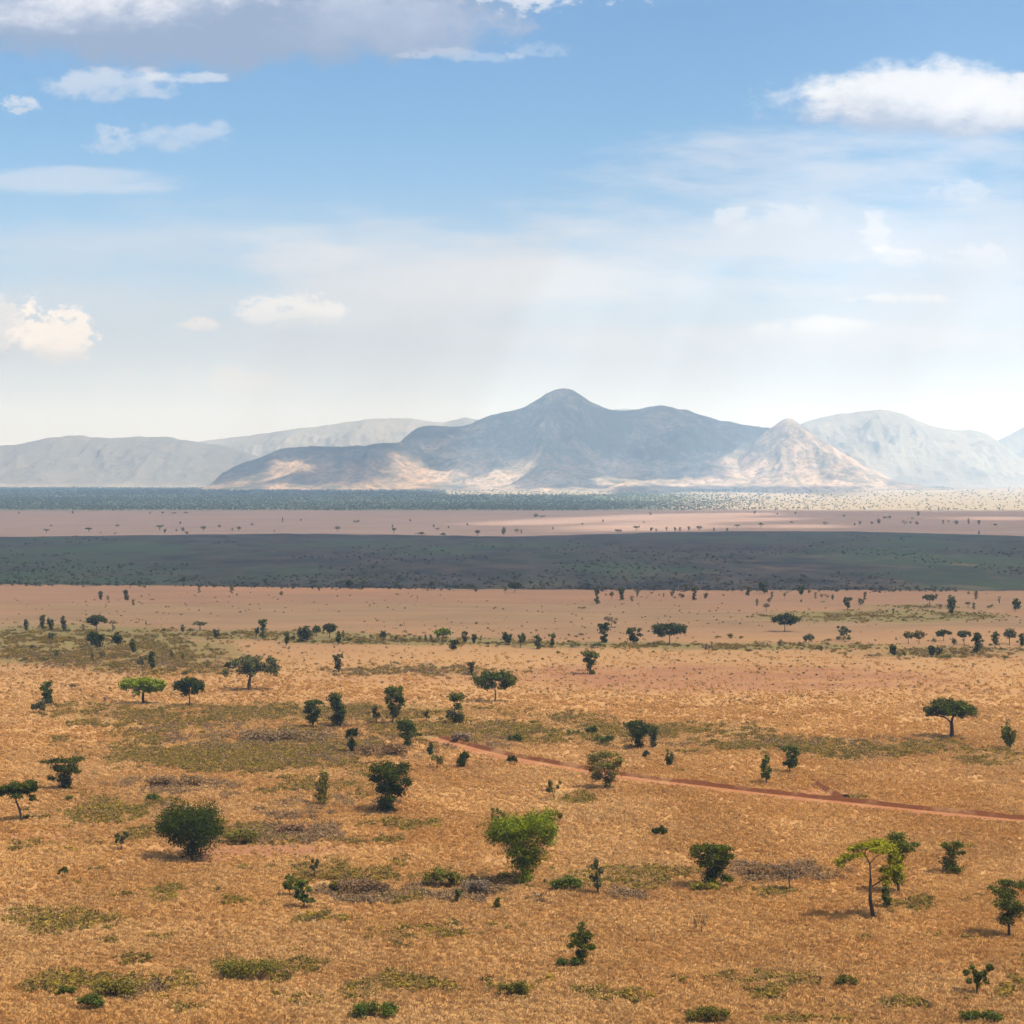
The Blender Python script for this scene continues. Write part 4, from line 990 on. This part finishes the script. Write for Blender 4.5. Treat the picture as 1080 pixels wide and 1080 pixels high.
patch = fbm(X / 9, Y / 9, 3, 55)
keepm = (rng.random(len(X)) > k) & ((off_track(X, Y) > 1.7 + .9 * fbm(X / 5, Y / 5, 3, 66))) & (rng.random(len(X)) < .78 + 1.4 * (patch - .5)) & (rng.random(len(X)) < 1 - sstep(300, 700, Y))
X, Y = X[keepm], Y[keepm]
pts = np.stack([X, Y, np.zeros_like(X)], -1)
gn_scatter('dry_grass', pts, rng.uniform(.55, 1.35, len(X)) * (.55 + .95 * fbm(X / 10, Y / 14, 4, 8)), rng.uniform(0, 6.28, len(X)), src,
           'dry golden grass tussocks covering the near plain', 'grass')

# weeds and dead scrub
def bush_mesh(n, w, h, leaf, seed):
    r = np.random.default_rng(seed)
    cl = [(r.uniform(-.35, .35) * w, r.uniform(-.35, .35) * w, r.uniform(.2, .55) * h, w * .28, w * .28, h * .35) for _ in range(6)]
    return leaf_quads(cl, n, leaf, r)
def patch_scatter(name, patches, matl, per_px, srcs, smin, smax, label, cat, edge=.0):
    A = []; S = []
    for cx, cy, rx, ry, s in patches:
        n = int(rx * ry * PI * per_px * s)
        a = rng.uniform(0, 2 * PI, n); r = rng.random(n) ** .6 * (1 + .6 * np.abs(rng.normal(size=n)) * rng.random(n))
        px = cx + rx * r * np.cos(a); py = np.maximum(cy + ry * r * np.sin(a), 560)
        x, y, t = ground_np(px, py)
        keepn = fbm(x / 4.5 + cx, y / 9, 5, int(cx) % 97, .65) + .25 * (fbm(x / 22, y / 40, 2, 3) - .5) > .40 + .17 * r
        ok = keepn & (off_track(x, y) > 3.2)
        A.append(np.stack([x, y, np.zeros_like(x)], -1)[ok]); S.append((smin + (smax - smin) * rng.random(n) ** 1.8)[ok])
    A = np.concatenate(A); S = np.concatenate(S)
    return gn_scatter(name, A, S, rng.uniform(0, 6.28, len(A)), srcs, label, cat)
M_WEED = inst_material('weed_leaves', [(.085, .070, .013), (.200, .132, .022), (.125, .092, .020), (.270, .180, .020), (.230, .128, .046), (.090, .076, .018), (.170, .120, .020), (.250, .140, .052)], .3)
M_DEAD = inst_material('dead_twigs', [(.200, .118, .052), (.140, .088, .044), (.240, .150, .072)], .15)
ws = [source('weed', *bush_mesh(70, 1.1, .7, .20, 60 + k), M_WEED) for k in range(5)]
patch_scatter('green_undergrowth', GREEN, M_WEED, 1.25, ws, .3, 1.6, 'low yellow-green weeds and scrub growing in patches through the dry grass', 'undergrowth')
DEADP = [(280, 782, 120, 12, 1.1), (190, 830, 70, 8, 1.0), (330, 800, 90, 10, .8), (240, 765, 130, 9, .6), (400, 795, 60, 10, .9), (500, 785, 60, 8, .6), (310, 850, 120, 14, .5), (320, 880, 60, 10, .7), (380, 943, 60, 10, .8), (500, 942, 70, 12, .6),
         (660, 943, 60, 8, .6), (810, 920, 90, 10, .7), (140, 1050, 60, 10, .4), (60, 690, 120, 10, .5), (160, 700, 120, 8, .5), (440, 708, 100, 6, .5), (840, 785, 150, 8, .3), (300, 752, 160, 7, .3), (1000, 690, 90, 6, .4)]
ds = [source('dead_scrub_clump', *bush_mesh(80, 1.3, .8, .16, 90 + k), M_DEAD) for k in range(4)]
patch_scatter('dead_scrub', DEADP, M_DEAD, .7, ds, .4, 1.7, 'grey-brown dead scrub mixed into the weedy patches', 'scrub')

# loose dark tufts dotted over the open plain
n = 10000
py_ = 626 + 470 * rng.random(n) ** .8; px_ = rng.uniform(-150, 1230, n)
px_ = np.concatenate([px_, rng.uniform(-150, 1230, 1300)]); py_ = np.concatenate([py_, rng.uniform(624, 735, 1300)])
x, y, t = ground_np(px_, py_)
ok = (off_track(x, y) > 3.5) & (fbm(x / 60, y / 60, 3, 14) > .44)
x, y = x[ok], y[ok]
M_TUFT = inst_material('dark_tufts', [(.060, .050, .022), (.110, .064, .030), (.080, .080, .026), (.140, .085, .038)], .2)
ts = [source('dark_tuft', *bush_mesh(50, 1.0, .7, .2, 120 + k), M_TUFT) for k in range(4)]
gn_scatter('scattered_tufts', np.stack([x, y, np.zeros_like(x)], -1), rng.uniform(.3, 1.0, len(x)) ** 1.5 * np.clip(y / 420, .6, 1.5), rng.uniform(0, 6.28, len(x)), ts,
           'small dark tufts dotted over the open grass', 'tufts')

# scrub on the burnt strip
n = 9000
bi = rng.uniform(0, 1.0, n) ** .8; bi[:1500] = 1.0 + .02 * rng.normal(size=1500); px_ = rng.uniform(-500, 1580, n)
ty_ = np.interp(px_, bx, top_y) + .8; by_ = np.interp(px_, bx, bot_y) - .3
py_ = ty_ + (by_ - ty_) * bi
x, y, t = ground_np(px_, py_)
ok = fbm(x / 90, y / 160, 4, 19) + .18 * (bi - .5) > .50
x, y = x[ok], y[ok]
M_BSC = inst_material('burnt_scrub_leaves', [(.018, .024, .015), (.022, .026, .017), (.034, .034, .022), (.100, .070, .044), (.022, .022, .021), (.026, .036, .019), (.070, .058, .044)], .2)
bs = [source('burnt_bush', *bush_mesh(46, 1.2, .8, .26, 140 + k), M_BSC) for k in range(4)]
gn_scatter('burnt_scrub', np.stack([x, y, np.full_like(x, .06)], -1), rng.uniform(.6, 2.2, len(x)), rng.uniform(0, 6.28, len(x)), bs,
           'dark low scrub scattered over the burnt strip', 'scrub')

# far woodland at the foot of the mountains
n = 110000
py_ = 505 + 7 + rng.random(n) ** 1.1 * 27; px_ = rng.uniform(-420, 1500, n)
x, y, t = ground_np(px_, py_)
wood = wood_density(px_, py_)
nf_ = fbm(x / 700, y / 1100, 4, 29)
low = 538.5 + 2.5 * (fbm(px_ / 60, px_ * 0, 3, 4) - .5)
ok = (rng.random(n) < wood * np.clip(.35 + 1.5 * (nf_ - .3), .1, 1)) & (py_ < low - rng.random(n) ** 4 * 3) & (y < 15500)
# keep clear of the mountains themselves
x, y = x[ok], y[ok]; t = t[ok]
M_WOOD = inst_material('woodland_leaves', [(.048, .066, .038), (.062, .080, .044), (.080, .092, .050), (.056, .070, .042)], .2)
def wood_mesh(seed):
    r = np.random.default_rng(seed)
    cl = [(r.uniform(-.3, .3), r.uniform(-.3, .3), r.uniform(.45, .75), .34, .34, .2) for _ in range(5)] + [(0, 0, .25, .1, .1, .25)]
    return leaf_quads(cl, 46, .34, r)
wsr = [source('woodland_tree', *wood_mesh(160 + k), M_WOOD) for k in range(5)]
gn_scatter('woodland', np.stack([x, y, np.zeros_like(x)], -1), rng.uniform(2.4, 5.2, len(x)) * np.clip(y / 5200, .8, 1.8), rng.uniform(0, 6.28, len(x)), wsr,
           'blue-green belt of woodland at the foot of the mountains', 'woodland')

# ------------------------------------------------------------------ sky
w = bpy.data.worlds.new('World'); scene.world = w; w.use_nodes = True
b = NT(w.node_tree)
sky = b.n('ShaderNodeTexSky', sky_type='NISHITA', sun_disc=False, sun_elevation=SUN_EL, sun_rotation=SUN_AZ, altitude=1100, air_density=1.0, dust_density=.9, ozone_density=1.6)
EXPO = 1.33; SKYK = .052; CK = 1.10 / 2 ** EXPO
tc = b.n('ShaderNodeTexCoord'); sp = b.n('ShaderNodeSeparateXYZ'); b.t.links.new(tc.outputs['Generated'], sp.inputs[0])
ya = b.m('ADD', b.m('ABSOLUTE', sp.outputs['Y']), .05)
U_ = b.m('DIVIDE', sp.outputs['X'], ya); V_ = b.m('DIVIDE', sp.outputs['Z'], ya)
# (U_, V_) are tangents of bearing and elevation; a cloud is a noisy ellipse in them
uv = b.n('ShaderNodeCombineXYZ'); b.t.links.new(U_, uv.inputs[0]); b.t.links.new(V_, uv.inputs[1])
vec = uv.outputs[0]
n1 = b.noise(b.mapv(vec, (1, 1.5, 1)), 15, 10, .64)
n2 = b.noise(b.mapv(vec, (1, 1.7, 1), (3.1, 1.7, 0)), 52, 8, .66)
nlo = b.noise(b.mapv(vec, (1, 4.6, 1), (9.1, 4.7, 0)), 7, 9, .66)
n3 = b.noise(b.mapv(vec, (1, 1.6, 1), (7.7, 2.9, 0)), 125, 6, .66)
nz = b.m('ADD', b.m('MULTIPLY', n1, .58), b.m('MULTIPLY', n2, .42))
nzc = b.m('MULTIPLY', b.m('SUBTRACT', nz, .5), 3.2)
nzs = b.m('MULTIPLY', b.m('SUBTRACT', b.m('ADD', b.m('MULTIPLY', n2, .5), b.m('MULTIPLY', n3, .5)), .5), 3.0)
col = b.mix(1.0, sky.outputs[0], (SKYK * .65, SKYK * .92, SKYK * 1.09), 'MULTIPLY')
SKYOUT = col
def ellipse(cx, cy, a, up, dn):
    u0 = (cx - 540) / F; v0 = (HOR - cy) / F
    du = b.m('DIVIDE', b.m('SUBTRACT', U_, u0), a / F)
    dv = b.m('SUBTRACT', V_, v0)
    dvu = b.m('DIVIDE', b.m('MAXIMUM', dv, 0), up / F); dvd = b.m('DIVIDE', b.m('MINIMUM', dv, 0), dn / F)
    dvs = b.m('ADD', dvu, dvd)
    e = b.m('SUBTRACT', 1, b.m('ADD', b.m('MULTIPLY', du, du), b.m('MULTIPLY', dvs, dvs)))
    return e, dvs
def cloud(cx, cy, a, up, dn, op, light, dark, k=2.2, soft=.5, shade=.6, lo=-.9, sn=1.0):
    global col
    nzc = nzs if a < 70 else globals()['nzc']
    e, dvs = ellipse(cx, cy, a, up, dn)
    den = b.m('MULTIPLY', b.step(0, soft, b.m('ADD', e, b.m('MULTIPLY', nzc, k))), op)
    lit = b.step(lo, shade, b.m('ADD', dvs, b.m('MULTIPLY', nzc, sn)))
    light = tuple(v * CK for v in light); dark = tuple(v * CK for v in dark)
    col = b.mix(den, col, b.mix(lit, dark, light))
# thin veils first
def veil(cx, cy, a, up, dn, op, c, k=1.6):
    global col
    e, _ = ellipse(cx, cy, a, up, dn)
    den = b.m('MULTIPLY', b.step(0, 1.1, b.m('ADD', e, b.m('MULTIPLY', b.m('SUBTRACT', nlo, .5), k * 1.9))), op)
    col = b.mix(den, col, tuple(v * CK for v in c))
WH, CR, GR, BL = (.86, .87, .90), (.90, .86, .80), (.50, .55, .66), (.36, .43, .58)
hz = b.m('SUBTRACT', 1, b.step(-.04, .20, V_))
col = b.mix(b.m('MULTIPLY', b.m('POWER', hz, 1.25), .97), col, tuple(v * CK for v in (.85, .78, .84)))
veil(520, 330, 900, 120, 120, .46, (.66, .69, .76), 1.9)
veil(920, 260, 460, 110, 110, .65, (.66, .70, .79), 2.2)
veil(420, 300, 220, 60, 60, .55, (.74, .76, .81))
veil(640, 310, 300, 30, 25, .5, (.78, .80, .85))
veil(330, 272, 80, 26, 24, .30, (.78, .79, .83), 2.4)
veil(95, 208, 150, 16, 16, .42, (.76, .78, .84), 2.6)
veil(800, 365, 330, 22, 26, .34, (.82, .82, .85), 2.4)
cloud(250, 0, 375, 150, 112, .97, (.80, .84, .92), (.26, .34, .50), .75, .5, .30, -.45, .8)
cloud(90, 0, 270, 90, 66, .8, (.88, .90, .94), (.56, .61, .74), 1.0, .9, .1, -.8, .9)
cloud(420, 52, 150, 40, 42, .75, (.40, .47, .64), (.29, .37, .53), 1.2, .9, .5)
cloud(560, 16, 62, 40, 24, .85, (.88, .89, .93), (.60, .66, .78), 3.0, .9)
cloud(655, 4, 58, 40, 26, .85, (.80, .84, .91), (.60, .67, .80), 3.0, .9)
cloud(490, 84, 60, 10, 7, .3, (.70, .74, .84), (.60, .66, .80), 3.0, .9)
cloud(948, 138, 168, 52, 28, .90, (.88, .89, .92), (.38, .44, .58), 1.2, .75, .70, -.75, 1.4)
cloud(1050, 134, 70, 34, 22, .75, WH, (.58, .63, .74), 1.2, .5, .3)
cloud(140, 114, 88, 22, 18, .6, (.70, .74, .82), (.56, .62, .74), 1.9, .7)
cloud(215, 104, 52, 7, 7, .6, (.72, .76, .84), (.60, .66, .77), 1.6, .8)
cloud(48, 134, 24, 11, 10, .7, (.70, .74, .82), (.56, .62, .74), 2.2, .8)
cloud(6, 101, 22, 8, 7, .65, (.70, .74, .82), (.56, .62, .74), 2.0, .8)
cloud(205, 165, 76, 18, 16, .4, (.74, .76, .82), (.62, .66, .75), 2.8, 1.)
cloud(140, 166, 30, 16, 15, .4, (.72, .75, .82), (.62, .66, .75), 2.6, 1.)
cloud(20, 362, 60, 42, 28, .75, (.86, .85, .85), (.58, .62, .70), 1.7, .6, .3)
cloud(82, 368, 50, 40, 22, .9, (1.05, 1.0, .94), (.70, .71, .75), 2.4, .6, .2)
cloud(318, 340, 66, 22, 16, .6, (1.0, .98, .96), (.70, .73, .78), 2.2, .7, .3)
cloud(226, 351, 26, 9, 7, .7, (.90, .88, .86), (.74, .75, .79), 2.2, .7, .3)
cloud(240, 410, 110, 26, 22, .38, CR, (.76, .76, .77), 2.4, 1.)
cloud(764, 247, 26, 18, 14, .45, (.88, .89, .92), (.66, .69, .77), 2.0, .7)
cloud(828, 244, 44, 16, 14, .34, (.88, .89, .92), (.66, .69, .77), 2.4, .9)
cloud(905, 265, 18, 30, 20, .45, (.92, .91, .93), (.72, .75, .80), 2.4, .8)
cloud(925, 283, 44, 13, 11, .5, (.92, .91, .93), (.72, .75, .80), 2.2, .8)
cloud(1005, 283, 48, 14, 12, .4, (.92, .91, .93), (.72, .75, .80), 2.4, .9)
cloud(990, 218, 34, 14, 13, .34, (.90, .90, .93), (.70, .73, .79), 2.4, .9)
cloud(860, 354, 70, 12, 10, .45, (1.0, .97, .93), (.78, .78, .80), 2.6, .9)
cloud(930, 325, 60, 6, 5, .6, (.88, .88, .87), (.78, .79, .81), 2.6, .9)
cloud(560, 76, 40, 10, 9, .25, (.74, .78, .86), (.66, .72, .82), 2.6, 1.)
bg = b.n('ShaderNodeBackground', i={'Strength': 1.0}); b.set(bg.inputs['Color'], col)
wo = b.n('ShaderNodeOutputWorld'); b.t.links.new(bg.outputs[0], wo.inputs['Surface'])

sun = bpy.data.lights.new('sun', 'SUN'); sun.energy = 5.0; sun.angle = math.radians(.6); sun.color = (1.0, .93, .83)
so = bpy.data.objects.new('sun', sun); COL.objects.link(so)
so.rotation_euler = Vector((-SUN[0], -SUN[1], -SUN[2])).to_track_quat('-Z', 'Y').to_euler()

# ------------------------------------------------------------------ camera, render
cam = bpy.data.cameras.new('camera'); cam.sensor_width = 36; cam.sensor_fit = 'HORIZONTAL'; cam.lens = 36 * F / 1080; cam.clip_start = 1; cam.clip_end = 120000
co = bpy.data.objects.new('camera', cam); COL.objects.link(co)
co.location = (0, 0, H); co.rotation_euler = (PI / 2 - PITCH, 0, 0)
scene.camera = co
scene.view_settings.view_transform = 'Standard'; scene.view_settings.look = 'None'; scene.view_settings.gamma = 1
scene.view_settings.exposure = EXPO
cy = scene.cycles
cy.max_bounces = 6; cy.diffuse_bounces = 3; cy.transmission_bounces = 4; cy.volume_bounces = 1; cy.transparent_max_bounces = 8
cy.use_denoising = True
try: cy.denoiser = 'OPENIMAGEDENOISE'
except Exception: pass
cy.sample_clamp_indirect = 4
